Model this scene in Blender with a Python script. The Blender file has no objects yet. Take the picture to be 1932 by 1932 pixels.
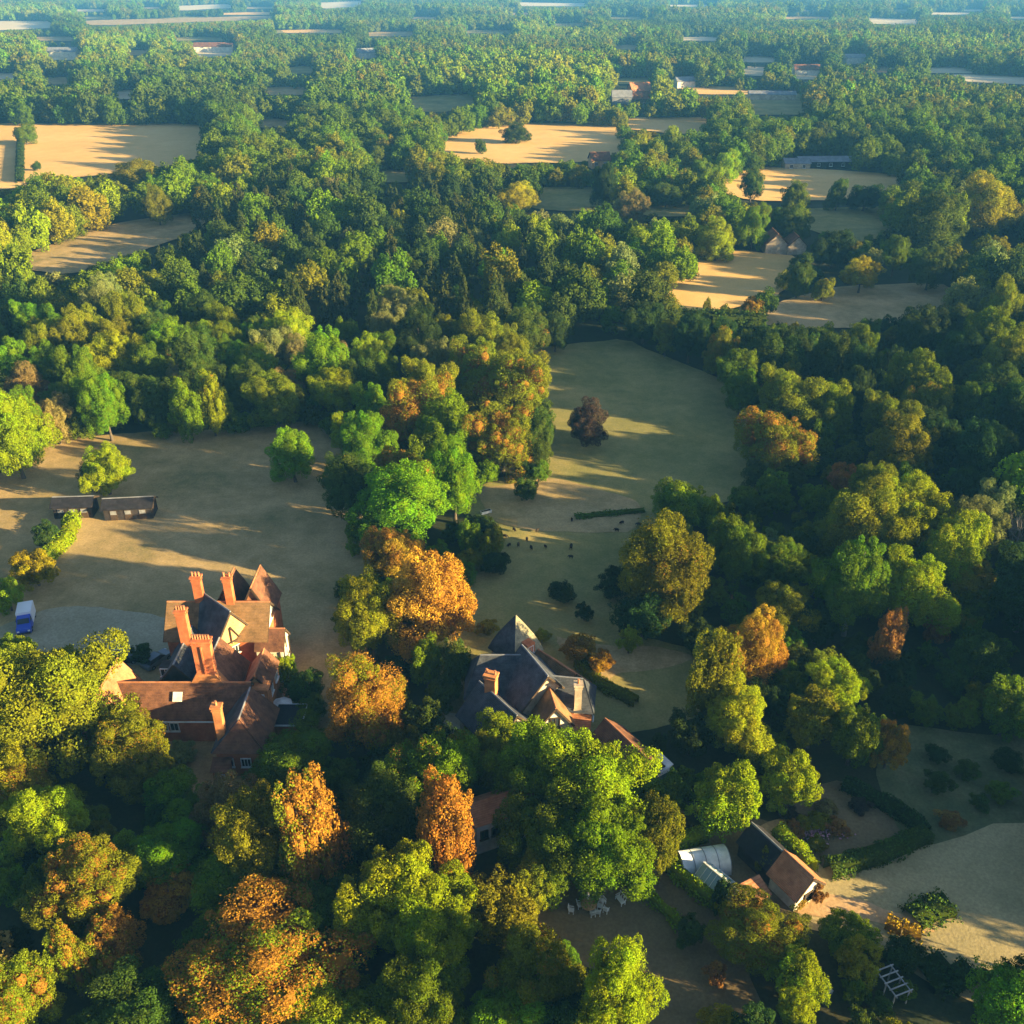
import bpy, bmesh, math, random
import numpy as np
from mathutils import Vector, Matrix
R = math.radians
S = bpy.context.scene
# ------------------------------------------------------------------ camera, light, exposure
PITCH, CAMH, FOC = R(29.7), 81.0, 1777.4           # focal length in overview pixels (1932 wide)
cd = bpy.data.cameras.new('camera'); cam = bpy.data.objects.new('camera', cd)
S.collection.objects.link(cam); S.camera = cam
cam.location = (0, 0, CAMH); cam.rotation_euler = (R(90) - PITCH, 0, 0)
cd.sensor_width = 36; cd.lens = 36 * FOC / 1932; cd.clip_start = 0.5; cd.clip_end = 30000
SUN_EL, SUN_AZ = R(11.8), R(-19)                      # azimuth measured from +X (right), negative = towards the camera
sdir = Vector((math.cos(SUN_EL) * math.cos(SUN_AZ), math.cos(SUN_EL) * math.sin(SUN_AZ), math.sin(SUN_EL)))
w = bpy.data.worlds.new('World'); S.world = w; w.use_nodes = True
nt = w.node_tree; bg = nt.nodes['Background']
sk = nt.nodes.new('ShaderNodeTexSky'); sk.sky_type = 'NISHITA'; sk.sun_disc = False; sk.air_density = .7; sk.dust_density = .6; sk.ozone_density = 1.0
sk.sun_elevation = SUN_EL; sk.sun_rotation = math.atan2(sdir.x, sdir.y)
nt.links.new(sk.outputs[0], bg.inputs[0]); bg.inputs[1].default_value = 0.056
sl = bpy.data.lights.new('sun', 'SUN'); sl.energy = 5.0; sl.angle = R(0.5); sl.color = (1.0, 0.76, 0.38)
so = bpy.data.objects.new('sun', sl); S.collection.objects.link(so)
so.rotation_euler = (-sdir).to_track_quat('-Z', 'Y').to_euler(); so.location = (60, -20, 120)
S.view_settings.view_transform = 'Standard'; S.view_settings.look = 'None'
S.view_settings.gamma = 1; S.view_settings.use_curve_mapping = False
S.view_settings.exposure = 2.3
S.render.engine = 'CYCLES'
cy = S.cycles; cy.max_bounces = 5; cy.diffuse_bounces = 2; cy.glossy_bounces = 2; cy.transmission_bounces = 3
cy.transparent_max_bounces = 4; cy.volume_bounces = 0; cy.use_denoising = True; cy.caustics_reflective = False; cy.caustics_refractive = False

# ------------------------------------------------------------------ helpers
def at(u, v, z=0.0):
    """world point at height z seen at overview pixel (u, v)"""
    x, y = (u - 966) / FOC, (v - 966) / FOC
    t = (CAMH - z) / (math.sin(PITCH) + y * math.cos(PITCH))
    return Vector((x * t, t * (math.cos(PITCH) - y * math.sin(PITCH)), z))
def proj(x, y, z):
    d = y * math.cos(PITCH) + (CAMH - z) * math.sin(PITCH)
    yy = -y * math.sin(PITCH) + (CAMH - z) * math.cos(PITCH)
    return 966 + FOC * x / d, 966 + FOC * yy / d, d
def link(o, parent=None):
    S.collection.objects.link(o)
    if parent is not None: o.parent = parent
    return o
def tag(o, label=None, cat=None, group=None, kind=None):
    if label: o['label'] = label
    if cat: o['category'] = cat
    if group: o['group'] = group
    if kind: o['kind'] = kind
    return o
def empty(name, loc, rz=0):
    o = bpy.data.objects.new(name, None); o.empty_display_size = 0.5
    o.location = loc; o.rotation_euler = (0, 0, rz); return link(o)
class MB:
    """collects faces; build() links them as one mesh object in the parent's space"""
    def __init__(s, origin=(0, 0, 0), yaw=0):
        s.v = []; s.f = []; s.m = Matrix.Translation(Vector(origin)) @ Matrix.Rotation(yaw, 4, 'Z')
    def add(s, vs, fs):
        n = len(s.v); s.v += [s.m @ Vector(p) for p in vs]; s.f += [tuple(i + n for i in f) for f in fs]; return s
    def box(s, c, d, rz=0, taper=1.0):
        hx, hy, hz = d[0] / 2, d[1] / 2, d[2] / 2
        r = Matrix.Rotation(rz, 3, 'Z'); vs = []
        for z in (-1, 1):
            k = taper if z > 0 else 1
            for a, b in ((-1, -1), (1, -1), (1, 1), (-1, 1)):
                vs.append(r @ Vector((a * hx * k, b * hy * k, z * hz)) + Vector(c))
        return s.add(vs, [(3, 2, 1, 0), (4, 5, 6, 7), (0, 1, 5, 4), (1, 2, 6, 5), (2, 3, 7, 6), (3, 0, 4, 7)])
    def bar(s, p, q, wd, ht=None, n=4):
        p, q = Vector(p), Vector(q); ht = ht or wd; d = (q - p).normalized()
        up = Vector((0, 0, 1)) if abs(d.z) < .95 else Vector((1, 0, 0))
        a = d.cross(up).normalized(); b = a.cross(d); vs = []
        for e in (p, q):
            for i in range(n):
                t = 2 * math.pi * (i + .5) / n; k = 1.414 if n == 4 else 1
                vs.append(e + a * math.cos(t) * wd / 2 * k + b * math.sin(t) * ht / 2 * k)
        return s.add(vs, [tuple(range(n))[::-1], tuple(range(n, 2 * n))] + [(i, (i + 1) % n, n + (i + 1) % n, n + i) for i in range(n)])
    def cone(s, p, q, r0, r1, n=8):
        p, q = Vector(p), Vector(q); d = (q - p).normalized()
        up = Vector((0, 0, 1)) if abs(d.z) < .95 else Vector((1, 0, 0))
        a = d.cross(up).normalized(); b = a.cross(d); vs = []
        for e, r in ((p, r0), (q, r1)):
            for i in range(n):
                t = 2 * math.pi * i / n; vs.append(e + (a * math.cos(t) + b * math.sin(t)) * r)
        return s.add(vs, [tuple(range(n))[::-1], tuple(range(n, 2 * n))] + [(i, (i + 1) % n, n + (i + 1) % n, n + i) for i in range(n)])
    def slab(s, quad, th):
        """a thick sheet on a polygon, th along its normal"""
        q = [Vector(p) for p in quad]; n = (q[1] - q[0]).cross(q[-1] - q[0]).normalized() * th; k = len(q)
        return s.add(q + [p + n for p in q], [tuple(range(k))[::-1], tuple(range(k, 2 * k))] + [(i, (i + 1) % k, k + (i + 1) % k, k + i) for i in range(k)])
    def build(s, name, mat, parent=None, smooth=False):
        off = parent_world(parent)
        me = bpy.data.meshes.new(name); me.from_pydata([off @ p for p in s.v], [], s.f); me.update()
        me.materials.append(mat)
        if smooth:
            for p in me.polygons: p.use_smooth = True
        return link(bpy.data.objects.new(name, me), parent)
def parent_world(parent):
    m = Matrix.Identity(4); p = parent
    while p is not None:
        m = m @ p.matrix_basis.inverted() if p.parent is None else m; p = p.parent
    return m

# ------------------------------------------------------------------ materials
MATS = {}
def nmat(name, rough=.85, spec=.3):
    m = bpy.data.materials.new(name); m.use_nodes = True; MATS[name] = m
    b = m.node_tree.nodes['Principled BSDF']; b.inputs['Roughness'].default_value = rough
    b.inputs['Specular IOR Level'].default_value = spec
    return m, m.node_tree, b
def nd(t, typ, **kw):
    n = t.nodes.new(typ)
    for k, v in kw.items(): setattr(n, k, v)
    return n
def noise(t, co, scale, detail=4, rough=.55, dist=0):
    n = nd(t, 'ShaderNodeTexNoise'); n.inputs['Scale'].default_value = scale; n.inputs['Detail'].default_value = detail
    n.inputs['Roughness'].default_value = rough; n.inputs['Distortion'].default_value = dist
    if co is not None: t.links.new(co, n.inputs['Vector'])
    return n.outputs['Fac']
def ramp(t, fac, stops):
    r = nd(t, 'ShaderNodeValToRGB'); e = r.color_ramp.elements
    while len(e) < len(stops): e.new(.5)
    for i, (p, c) in enumerate(stops): e[i].position = p; e[i].color = (*c, 1)
    t.links.new(fac, r.inputs[0]); return r.outputs[0]
def mix(t, fac, a, b, mode='MIX'):
    m = nd(t, 'ShaderNodeMix', data_type='RGBA', blend_type=mode)
    for s, x in ((m.inputs[0], fac), (m.inputs[6], a), (m.inputs[7], b)):
        if isinstance(x, (int, float)): s.default_value = x
        elif isinstance(x, tuple): s.default_value = (*x, 1)
        else: t.links.new(x, s)
    return m.outputs[2]
def math_(t, op, a, b=None):
    m = nd(t, 'ShaderNodeMath', operation=op)
    for s, x in ((m.inputs[0], a), (m.inputs[1], b)):
        if x is None: continue
        if isinstance(x, (int, float)): s.default_value = x
        else: t.links.new(x, s)
    return m.outputs[0]
def bump(t, b, h, strength, dist):
    n = nd(t, 'ShaderNodeBump'); n.inputs['Strength'].default_value = strength; n.inputs['Distance'].default_value = dist
    t.links.new(h, n.inputs['Height']); t.links.new(n.outputs[0], b.inputs['Normal'])
def worldpos(t): return nd(t, 'ShaderNodeNewGeometry').outputs['Position']
def grass(name, stops, fine=.35, big=.06, streak=None):
    m, t, b = nmat(name, .95, .1); p = worldpos(t)
    a = noise(t, p, big, 5, .6, .4); f = noise(t, p, fine, 6, .7); g = noise(t, p, 3.0, 3, .7)
    s = math_(t, 'ADD', math_(t, 'MULTIPLY', a, .6), math_(t, 'MULTIPLY', f, .4))
    c = ramp(t, s, stops)
    c = mix(t, .45, c, ramp(t, g, [(.25, (.45, .45, .45)), (.75, (1.5, 1.5, 1.5))]), 'MULTIPLY')
    if streak is not None:
        wv = nd(t, 'ShaderNodeTexWave'); wv.inputs['Scale'].default_value = .25; wv.inputs['Distortion'].default_value = 3.0; wv.inputs['Detail'].default_value = 2
        mp = nd(t, 'ShaderNodeMapping'); mp.inputs['Rotation'].default_value = (0, 0, streak); t.links.new(p, mp.inputs[0]); t.links.new(mp.outputs[0], wv.inputs[0])
        c = mix(t, .22, c, ramp(t, wv.outputs['Fac'], [(0, (.6, .62, .55)), (1, (1.25, 1.2, 1.1))]), 'MULTIPLY')
    t.links.new(c, b.inputs['Base Color']); bump(t, b, g, .5, .06)
    return m
STRAW = [(.32, (.20, .18, .07)), (.46, (.36, .26, .11)), (.58, (.50, .35, .16)), (.72, (.42, .29, .12))]
grass('dry_grass', STRAW)
grass('gold_grass', [(.3, (.58, .37, .12)), (.5, (.74, .46, .16)), (.7, (.82, .55, .22))], .15, .02, R(80))
grass('green_grass', [(.3, (.15, .155, .045)), (.48, (.26, .235, .075)), (.62, (.38, .30, .105)), (.75, (.48, .35, .125))])
grass('shade_grass', [(.3, (.28, .24, .11)), (.5, (.44, .35, .17)), (.7, (.56, .43, .21))])
grass('lawn', [(.3, (.12, .09, .045)), (.5, (.19, .14, .07)), (.7, (.25, .18, .085))], .5, .1)
grass('scrub_grass', [(.3, (.06, .085, .03)), (.5, (.13, .14, .055)), (.7, (.26, .21, .1))], .5, .1)
grass('woodland_floor', [(.3, (.022, .035, .014)), (.5, (.04, .05, .02)), (.7, (.075, .06, .03))])
grass('gravel', [(.3, (.30, .26, .15)), (.5, (.38, .33, .21)), (.7, (.46, .40, .27))], 1.2, .15)
grass('track_dirt', [(.3, (.40, .24, .11)), (.5, (.52, .33, .16)), (.7, (.62, .42, .22))], .8, .2)
grass('pale_stubble', [(.3, (.56, .46, .28)), (.5, (.64, .53, .33)), (.7, (.70, .60, .40))], .05, .01)
def wallmat(name, c0, c1, scale=1.5, brick=None, rough=.85):
    m, t, b = nmat(name, rough, .2); p = nd(t, 'ShaderNodeTexCoord').outputs['Object']
    n = noise(t, p, scale, 6, .65); n2 = noise(t, p, scale * 9, 3, .6)
    c = ramp(t, math_(t, 'ADD', math_(t, 'MULTIPLY', n, .65), math_(t, 'MULTIPLY', n2, .35)), [(.36, c0), (.64, c1)])
    st = noise(t, p, .35, 5, .7); c = mix(t, .7, c, ramp(t, st, [(.35, (.55, .55, .5)), (.6, (1.12, 1.1, 1.05))]), 'MULTIPLY')
    if brick:
        wv = nd(t, 'ShaderNodeTexWave'); wv.bands_direction = 'Z'; wv.inputs['Scale'].default_value = brick; t.links.new(p, wv.inputs[0])
        c = mix(t, .35, c, ramp(t, wv.outputs['Fac'], [(0, (.45, .45, .45)), (.35, (1.1, 1.1, 1.1))]), 'MULTIPLY')
        bump(t, b, wv.outputs['Fac'], .4, .04)
    else: bump(t, b, n2, .3, .03)
    t.links.new(c, b.inputs['Base Color']); return m
wallmat('brick', (.42, .115, .045), (.60, .21, .085), 1.2, 4)
wallmat('brick_tile_hung', (.40, .15, .06), (.66, .28, .10), 1.2, 3)
wallmat('roof_tile', (.09, .042, .028), (.24, .11, .06), 1.1, 2.2)
wallmat('roof_tile_mossy', (.13, .085, .04), (.30, .17, .08), .8, 2.2)
wallmat('terracotta_tile', (.34, .13, .06), (.56, .25, .12), 1.5, 2.5)
wallmat('slate', (.028, .034, .048), (.10, .11, .13), .9, 2.2)
wallmat('sunlit_lichen_slate', (.16, .155, .11), (.36, .33, .22), .9, 2.2)  # pale lichen plus sunlight painted into the slate colour
wallmat('stone', (.34, .27, .19), (.60, .50, .37), 1.6)
wallmat('dark_weatherboard', (.025, .022, .022), (.06, .05, .05), 1.5, 2)
wallmat('timber', (.04, .028, .018), (.09, .06, .04), 3)
wallmat('white_paint', (.70, .70, .68), (.84, .83, .80), 2)
wallmat('cream_render', (.60, .56, .46), (.78, .74, .64), 1.5)
wallmat('buff_tile_hung', (.46, .27, .12), (.64, .40, .19), 1.5, 3)
wallmat('bark', (.07, .055, .04), (.17, .14, .11), 3)
wallmat('pale_bark', (.20, .18, .16), (.38, .35, .31), 3)
wallmat('lead', (.16, .17, .19), (.26, .27, .30), 2, rough=.5)
wallmat('felt_roof', (.012, .012, .017), (.03, .03, .038), 1.5)
wallmat('poly_sheet', (.66, .72, .74), (.82, .86, .86), 2, rough=.4)
wallmat('pink_flower', (.42, .18, .26), (.60, .34, .40), 6)
wallmat('black_rubber', (.02, .02, .02), (.03, .03, .03), 4)
def glassmat(name, col, rough=.08):
    m, t, b = nmat(name, rough, .6); b.inputs['Base Color'].default_value = (*col, 1); return m
glassmat('window_glass', (.025, .032, .04)); glassmat('greenhouse_glass', (.20, .30, .30), .15)
def paint(name, col, rough=.35):
    m, t, b = nmat(name, rough, .5); b.inputs['Base Color'].default_value = (*col, 1); b.inputs['Coat Weight'].default_value = .3
    return m
paint('van_blue', (.02, .06, .46)); paint('van_white', (.78, .80, .84)); paint('car_silver', (.42, .46, .55)); paint('car_black', (.02, .02, .025)); paint('car_grey', (.14, .16, .19))
m_, t_, b_ = nmat('wool', .95, .05); b_.inputs['Base Color'].default_value = (.035, .028, .022, 1)

def leafmat(name, inst):
    m = bpy.data.materials.new(name); m.use_nodes = True; t = m.node_tree; MATS[name] = m
    for n in list(t.nodes): t.nodes.remove(n)
    out = nd(t, 'ShaderNodeOutputMaterial')
    def attr(n, typ='GEOMETRY'):
        a = nd(t, 'ShaderNodeAttribute'); a.attribute_name = n; a.attribute_type = typ; return a
    lr = attr('lr').outputs['Fac']; br = attr('br').outputs['Fac']
    oi = nd(t, 'ShaderNodeObjectInfo')
    if inst:
        a = attr('tcol', 'INSTANCER'); col = a.outputs['Color']; aut = 0.0
    else: col = oi.outputs['Color']; aut = oi.outputs['Alpha']
    hs = nd(t, 'ShaderNodeHueSaturation'); t.links.new(col, hs.inputs['Color'])
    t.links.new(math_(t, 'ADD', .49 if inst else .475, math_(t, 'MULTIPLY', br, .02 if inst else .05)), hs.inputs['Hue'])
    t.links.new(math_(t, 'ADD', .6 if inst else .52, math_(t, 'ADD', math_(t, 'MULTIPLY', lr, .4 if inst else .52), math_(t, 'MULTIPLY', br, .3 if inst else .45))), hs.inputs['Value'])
    c = hs.outputs[0]
    if not inst:
        f = math_(t, 'LESS_THAN', math_(t, 'ADD', math_(t, 'MULTIPLY', br, .72), math_(t, 'MULTIPLY', lr, .28)), aut)
        oc = ramp(t, lr, [(0, (.24, .115, .018)), (.5, (.38, .185, .02)), (1, (.48, .26, .028))])
        c = mix(t, f, c, oc)
    d = nd(t, 'ShaderNodeBsdfDiffuse'); tr = nd(t, 'ShaderNodeBsdfTranslucent'); mx = nd(t, 'ShaderNodeMixShader')
    t.links.new(c, d.inputs[0]); t.links.new(c, tr.inputs[0]); mx.inputs[0].default_value = .26
    t.links.new(d.outputs[0], mx.inputs[1]); t.links.new(tr.outputs[0], mx.inputs[2]); t.links.new(mx.outputs[0], out.inputs[0])
    return m
leafmat('leaf', False); leafmat('leaf_wood', True)

# ------------------------------------------------------------------ ground and fields
def struct(o): o['kind'] = 'structure'; return o
me = bpy.data.meshes.new('ground'); me.from_pydata([(-9000, -2500, 0), (9000, -2500, 0), (9000, 13000, 0), (-9000, 13000, 0)], [], [(0, 1, 2, 3)])
me.materials.append(MATS['woodland_floor']); struct(link(bpy.data.objects.new('ground', me)))
ZL = [0.02]
def sheet(name, pts, mat, grow=0.0, ground=False, z=None):
    """a flat patch of ground whose outline is given in overview pixels, pushed outwards by grow metres"""
    g = [Vector(p).to_3d() if ground else at(*p) for p in pts]
    if grow:
        n = len(g); area = sum(g[i].x * g[(i + 1) % n].y - g[(i + 1) % n].x * g[i].y for i in range(n)); sg = 1 if area > 0 else -1
        o = []
        for i in range(n):
            d1 = (g[i] - g[i - 1]); d2 = (g[(i + 1) % n] - g[i]); d1.normalize(); d2.normalize()
            nn = Vector((d1.y + d2.y, -d1.x - d2.x, 0)); nn = nn.normalized() if nn.length > .01 else Vector((0, 0, 0))
            o.append(g[i] + nn * grow * sg)
        g = o
    # soften the outline
    h = []
    for i in range(len(g)):
        a, b = g[i], g[(i + 1) % len(g)]; h += [a.lerp(b, .14), a.lerp(b, .86)]
    rj = random.Random(len(g) * 31 + int(abs(g[0].x)))
    for it in range(2 if grow else 0):
        k = []
        for i in range(len(h)):
            a, b = h[i], h[(i + 1) % len(h)]; d = b - a; k += [a, a.lerp(b, rj.uniform(.4, .6)) + Vector((-d.y, d.x, 0)) * rj.uniform(-.07, .07)]
        h = k
    if z is None: ZL[0] += .006; z = ZL[0]
    bm = bmesh.new(); f = bm.faces.new([bm.verts.new((p.x, p.y, z)) for p in h])
    if f.normal.z < 0 or f.calc_area() < 0: pass
    bm.normal_update()
    if f.normal.z < 0: f.normal_flip()
    bmesh.ops.triangulate(bm, faces=[f]); me = bpy.data.meshes.new(name); bm.to_mesh(me); bm.free()
    me.materials.append(MATS[mat]); return struct(link(bpy.data.objects.new(name, me)))
CLEAR = []
def field(name, pts, mat, grow, clear=True, **k):
    if clear: CLEAR.append(pts)
    return sheet(name, pts, mat, grow, **k)
P_LEFT = [(78, 852), (250, 838), (500, 828), (600, 812), (628, 832), (604, 930), (622, 1000), (640, 1070), (622, 1100), (612, 1240), (560, 1300), (590, 1350), (555, 1372), (480, 1385), (465, 1450), (395, 1455), (375, 1400), (330, 1385), (262, 1300), (195, 1215), (70, 1196), (-40, 1196), (-40, 1130), (40, 1120), (110, 1050), (160, 1000), (90, 1000), (10, 1060), (-40, 1060), (-40, 940), (60, 900)]
P_PAST = [(1000, 668), (1080, 662), (1170, 650), (1250, 690), (1330, 722), (1345, 762), (1390, 790), (1395, 850), (1380, 925), (1350, 930), (1330, 905), (1240, 925), (1232, 972), (1180, 1012), (1172, 1100), (1150, 1210), (1040, 1205), (905, 1198), (908, 1085), (955, 1050), (925, 940), (1045, 890), (1058, 800), (1035, 720)]
P_H2 = [(885, 1200), (945, 1150), (1000, 1160), (1040, 1200), (1150, 1222), (1290, 1240), (1290, 1330), (1215, 1345), (1130, 1365), (1110, 1345), (1000, 1352), (965, 1340), (880, 1345), (870, 1290)]
P_H3 = [(1130, 1358), (1160, 1365), (1240, 1430), (1240, 1460), (1190, 1458)]
P_C4 = [(888, 1560), (945, 1525), (950, 1590), (890, 1612)]
P_LAWN = [(1062, 1700), (1180, 1652), (1290, 1745), (1325, 1790), (1335, 1850), (1395, 1945), (1260, 1945), (1230, 1830), (1180, 1775), (1085, 1755)]
P_KG = [(1250, 1605), (1330, 1580), (1440, 1560), (1555, 1640), (1560, 1705), (1500, 1712), (1400, 1712), (1345, 1690)]
P_RF = [(1560, 1665), (1740, 1575), (1945, 1495), (1945, 1800), (1850, 1830), (1780, 1800), (1660, 1720), (1560, 1712)]
P_BED = [(1470, 1510), (1600, 1480), (1740, 1545), (1740, 1580), (1560, 1630), (1540, 1595)]
P_SCR = [(1715, 1400), (1945, 1410), (1945, 1500), (1745, 1560), (1720, 1480)]
CLEAR.append(P_LEFT); sheet('left_field', P_LEFT[:21] + [(-40, 1196), (-40, 1130), (-40, 1060), (-40, 940), (60, 900)], 'dry_grass', 6)
field('pasture', P_PAST, 'green_grass', 5)
field('garden_court', P_H2, 'green_grass', 3); CLEAR += [P_H3, P_C4, [(1640, 1835), (1710, 1830), (1725, 1915), (1640, 1915)], [(1725, 1840), (1850, 1840), (1850, 1945), (1740, 1945)]]
field('tea_lawn', P_LAWN, 'lawn', 4)
field('kitchen_garden', P_KG, 'lawn', 1.5)
field('right_field', P_RF, 'shade_grass', 4)
field('flower_garden', P_BED, 'lawn', 1)
field('rough_meadow', P_SCR, 'scrub_grass', 4)
sheet('dry_slope', [(905, 925), (1040, 905), (1130, 930), (1200, 950), (1190, 1000), (1090, 1000), (940, 985)], 'dry_grass', 1)
sheet('dry_bank', [(1050, 1205), (1110, 1222), (1180, 1232), (1240, 1228), (1300, 1240), (1255, 1252), (1210, 1258), (1160, 1262), (1120, 1290)], 'dry_grass', 1)
sheet('forecourt', [(-20, 1200), (50, 1168), (130, 1150), (230, 1160), (330, 1178), (322, 1245), (200, 1248), (120, 1228)], 'gravel', 1)
sheet('track', [(1490, 1702), (1560, 1690), (1620, 1700), (1760, 1745), (1760, 1760), (1640, 1735), (1500, 1722)], 'track_dirt', .2)
sheet('path', [(1420, 1568), (1480, 1545), (1500, 1560), (1440, 1585)], 'track_dirt', .2)
sheet('yard', [(760, 1370), (850, 1350), (880, 1390), (850, 1440), (780, 1460), (750, 1420)], 'gravel', 1)
FAR = [  # middle-distance and far fields
 ([(1262, 582), (1300, 545), (1340, 500), (1400, 482), (1478, 490), (1450, 530), (1420, 556), (1340, 574)], 'gold_grass'),
 ([(1440, 606), (1520, 577), (1620, 552), (1760, 545), (1790, 560), (1700, 590), (1560, 608)], 'dry_grass'),
 ([(1530, 402), (1662, 395), (1665, 430), (1600, 452), (1540, 425)], 'green_grass'),
 ([(1350, 352), (1450, 322), (1560, 328), (1690, 336), (1700, 350), (1560, 372), (1430, 374)], 'gold_grass'),
 ([(840, 272), (900, 247), (1010, 236), (1160, 241), (1168, 280), (1100, 300), (950, 304), (850, 286)], 'gold_grass'),
 ([(1186, 226), (1330, 225), (1338, 240), (1280, 250), (1190, 240)], 'gold_grass'),
 ([(-30, 238), (100, 238), (380, 240), (372, 290), (300, 308), (150, 328), (60, 326), (40, 345), (-30, 356)], 'gold_grass'),
 ([(1010, 360), (1108, 360), (1108, 394), (1030, 390)], 'green_grass'),
 ([(700, 326), (790, 326), (762, 340), (702, 338)], 'green_grass'),
 ([(750, 186), (880, 180), (900, 192), (820, 212)], 'green_grass'),
 ([(28, 500), (120, 472), (220, 432), (368, 408), (376, 426), (240, 470), (130, 512)], 'dry_grass'),
 ([(480, 228), (570, 230), (560, 238), (490, 238)], 'dry_grass'),
 ([(1225, 388), (1290, 384), (1300, 402), (1240, 404)], 'green_grass'),
 ([(1410, 176), (1508, 180), (1512, 214), (1430, 214)], 'green_grass'),
 ([(-40, 40), (96, 41), (96, 52), (-40, 58)], 'pale_stubble'),
 ([(150, 40), (520, 30), (500, 36), (180, 48)], 'dry_grass'),
 ([(368, 90), (432, 92), (428, 105), (376, 106)], 'pale_stubble'),
 ([(96, 98), (140, 98), (140, 112), (96, 112)], 'pale_stubble'),
 ([(214, 174), (264, 172), (264, 184), (220, 186)], 'pale_stubble'),
 ([(1636, 34), (1730, 38), (1728, 46), (1650, 44)], 'pale_stubble'),
 ([(1818, 142), (1960, 148), (1960, 160), (1830, 152)], 'pale_stubble'),
 ([(600, 6), (690, 2), (670, 12), (610, 16)], 'pale_stubble'),
 ([(980, 4), (1110, 7), (1100, 12), (985, 11)], 'pale_stubble'),
 ([(330, 12), (430, 8), (440, 14), (340, 20)], 'pale_stubble'),
 ([(1505, 132), (1540, 134), (1536, 148), (1506, 148)], 'pale_stubble'),
 ([(1408, 128), (1440, 130), (1436, 142), (1408, 140)], 'pale_stubble'),
 ([(240, 97), (280, 95), (282, 102), (244, 104)], 'dry_grass'),
 ([(-30, 140), (40, 140), (40, 147), (-30, 148)], 'pale_stubble'),
 ([(690, 62), (780, 60), (776, 67), (694, 68)], 'dry_grass'),
 ([(511, 58), (545, 57.2), (583, 59.2), (576, 62.1), (518, 61.5)], 'green_grass'),
 ([(1642, 130), (1662, 127.7), (1690, 132.1), (1686, 137.3), (1647, 136.0)], 'dry_grass'),
 ([(112, 19), (151, 18.2), (207, 18.8), (198, 21.4), (121, 20.9)], 'pale_stubble'),
 ([(1746, 6), (1797, 5.8), (1841, 6.5), (1832, 7.8), (1755, 7.5)], 'green_grass'),
 ([(1256, 10), (1310, 9.1), (1363, 10.1), (1353, 11.9), (1266, 11.9)], 'pale_stubble'),
 ([(325, 72), (371, 71.0), (421, 72.3), (411, 76.7), (335, 76.0)], 'green_grass'),
 ([(58, 72), (110, 69.7), (146, 72.5), (137, 76.7), (67, 75.8)], 'dry_grass'),
 ([(1311, 168), (1347, 166.9), (1395, 167.3), (1387, 177.1), (1320, 175.7)], 'gold_grass'),
 ([(724, 6), (764, 6.0), (822, 6.2), (813, 7.8), (734, 7.3)], 'gold_grass'),
 ([(1154, 150), (1194, 149.7), (1244, 148.9), (1235, 158.2), (1163, 156.8)], 'green_grass'),
 ([(1144, 33), (1188, 32.5), (1232, 32.7), (1223, 36.0), (1153, 35.5)], 'green_grass'),
 ([(1816, 19), (1842, 18.6), (1860, 18.6), (1855, 21.4), (1821, 21.2)], 'pale_stubble'),
 ([(1739, 25), (1780, 24.0), (1833, 25.0), (1824, 27.6), (1749, 27.0)], 'pale_stubble'),
 ([(1897, 33), (1926, 32.5), (1967, 33.5), (1960, 36.0), (1904, 35.8)], 'pale_stubble'),
 ([(1490, 19), (1525, 18.6), (1560, 19.3), (1553, 21.4), (1497, 21.0)], 'gold_grass'),
 ([(554, 58), (599, 56.1), (653, 58.0), (643, 62.1), (563, 61.7)], 'gold_grass'),
 ([(542, 130), (569, 127.4), (592, 128.4), (587, 137.3), (547, 137.1)], 'green_grass'),
 ([(458, 14), (497, 13.4), (523, 14.2), (517, 16.1), (465, 16.1)], 'dry_grass'),
 ([(74, 150), (101, 148.3), (139, 148.5), (133, 158.2), (81, 157.2)], 'dry_grass'),
 ([(1398, 110), (1428, 107.7), (1473, 111.6), (1466, 116.5), (1406, 116.1)], 'pale_stubble'),
 ([(1016, 45), (1061, 44.8), (1110, 44.7), (1100, 48.5), (1026, 47.8)], 'green_grass'),
 ([(1161, 88), (1186, 86.1), (1208, 88.3), (1203, 93.5), (1166, 91.9)], 'dry_grass'),
 ([(156, 33), (187, 31.9), (213, 32.7), (207, 36.0), (162, 35.3)], 'green_grass'),
 ([(334, 33), (359, 32.3), (381, 32.2), (376, 36.0), (339, 35.6)], 'green_grass'),
 ([(1680, 19), (1697, 17.9), (1718, 18.8), (1714, 21.4), (1684, 21.2)], 'green_grass'),
 ([(419, 25), (470, 24.1), (522, 24.5), (512, 27.6), (429, 27.2)], 'gold_grass'),
 ([(873, 58), (929, 57.5), (972, 58.1), (962, 62.1), (883, 61.8)], 'green_grass'),
 ([(1279, 72), (1329, 70.7), (1363, 72.5), (1354, 76.7), (1288, 75.8)], 'pale_stubble'),
 ([(1473, 33), (1526, 32.7), (1574, 33.0), (1564, 36.0), (1483, 35.8)], 'gold_grass'),
 ([(940, 25), (970, 24.5), (1004, 25.2), (998, 27.6), (946, 27.1)], 'dry_grass'),
 ([(239, 14), (285, 13.4), (320, 14.4), (312, 16.1), (247, 15.8)], 'dry_grass'),
 ([(773, 33), (802, 32.4), (833, 33.6), (827, 36.0), (779, 35.2)], 'gold_grass'),
 ([(484, 168), (538, 167.8), (592, 169.8), (581, 177.1), (495, 176.7)], 'dry_grass'),
 ([(1739, 130), (1791, 128.9), (1830, 131.6), (1821, 137.3), (1748, 136.8)], 'pale_stubble'),
]
for pts, mt in FAR:
    d = at(*pts[0]).y
    field('far_field', pts, mt, 4 + d * .012, z=.25 + random.Random(len(CLEAR)).random() * .3)
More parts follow.
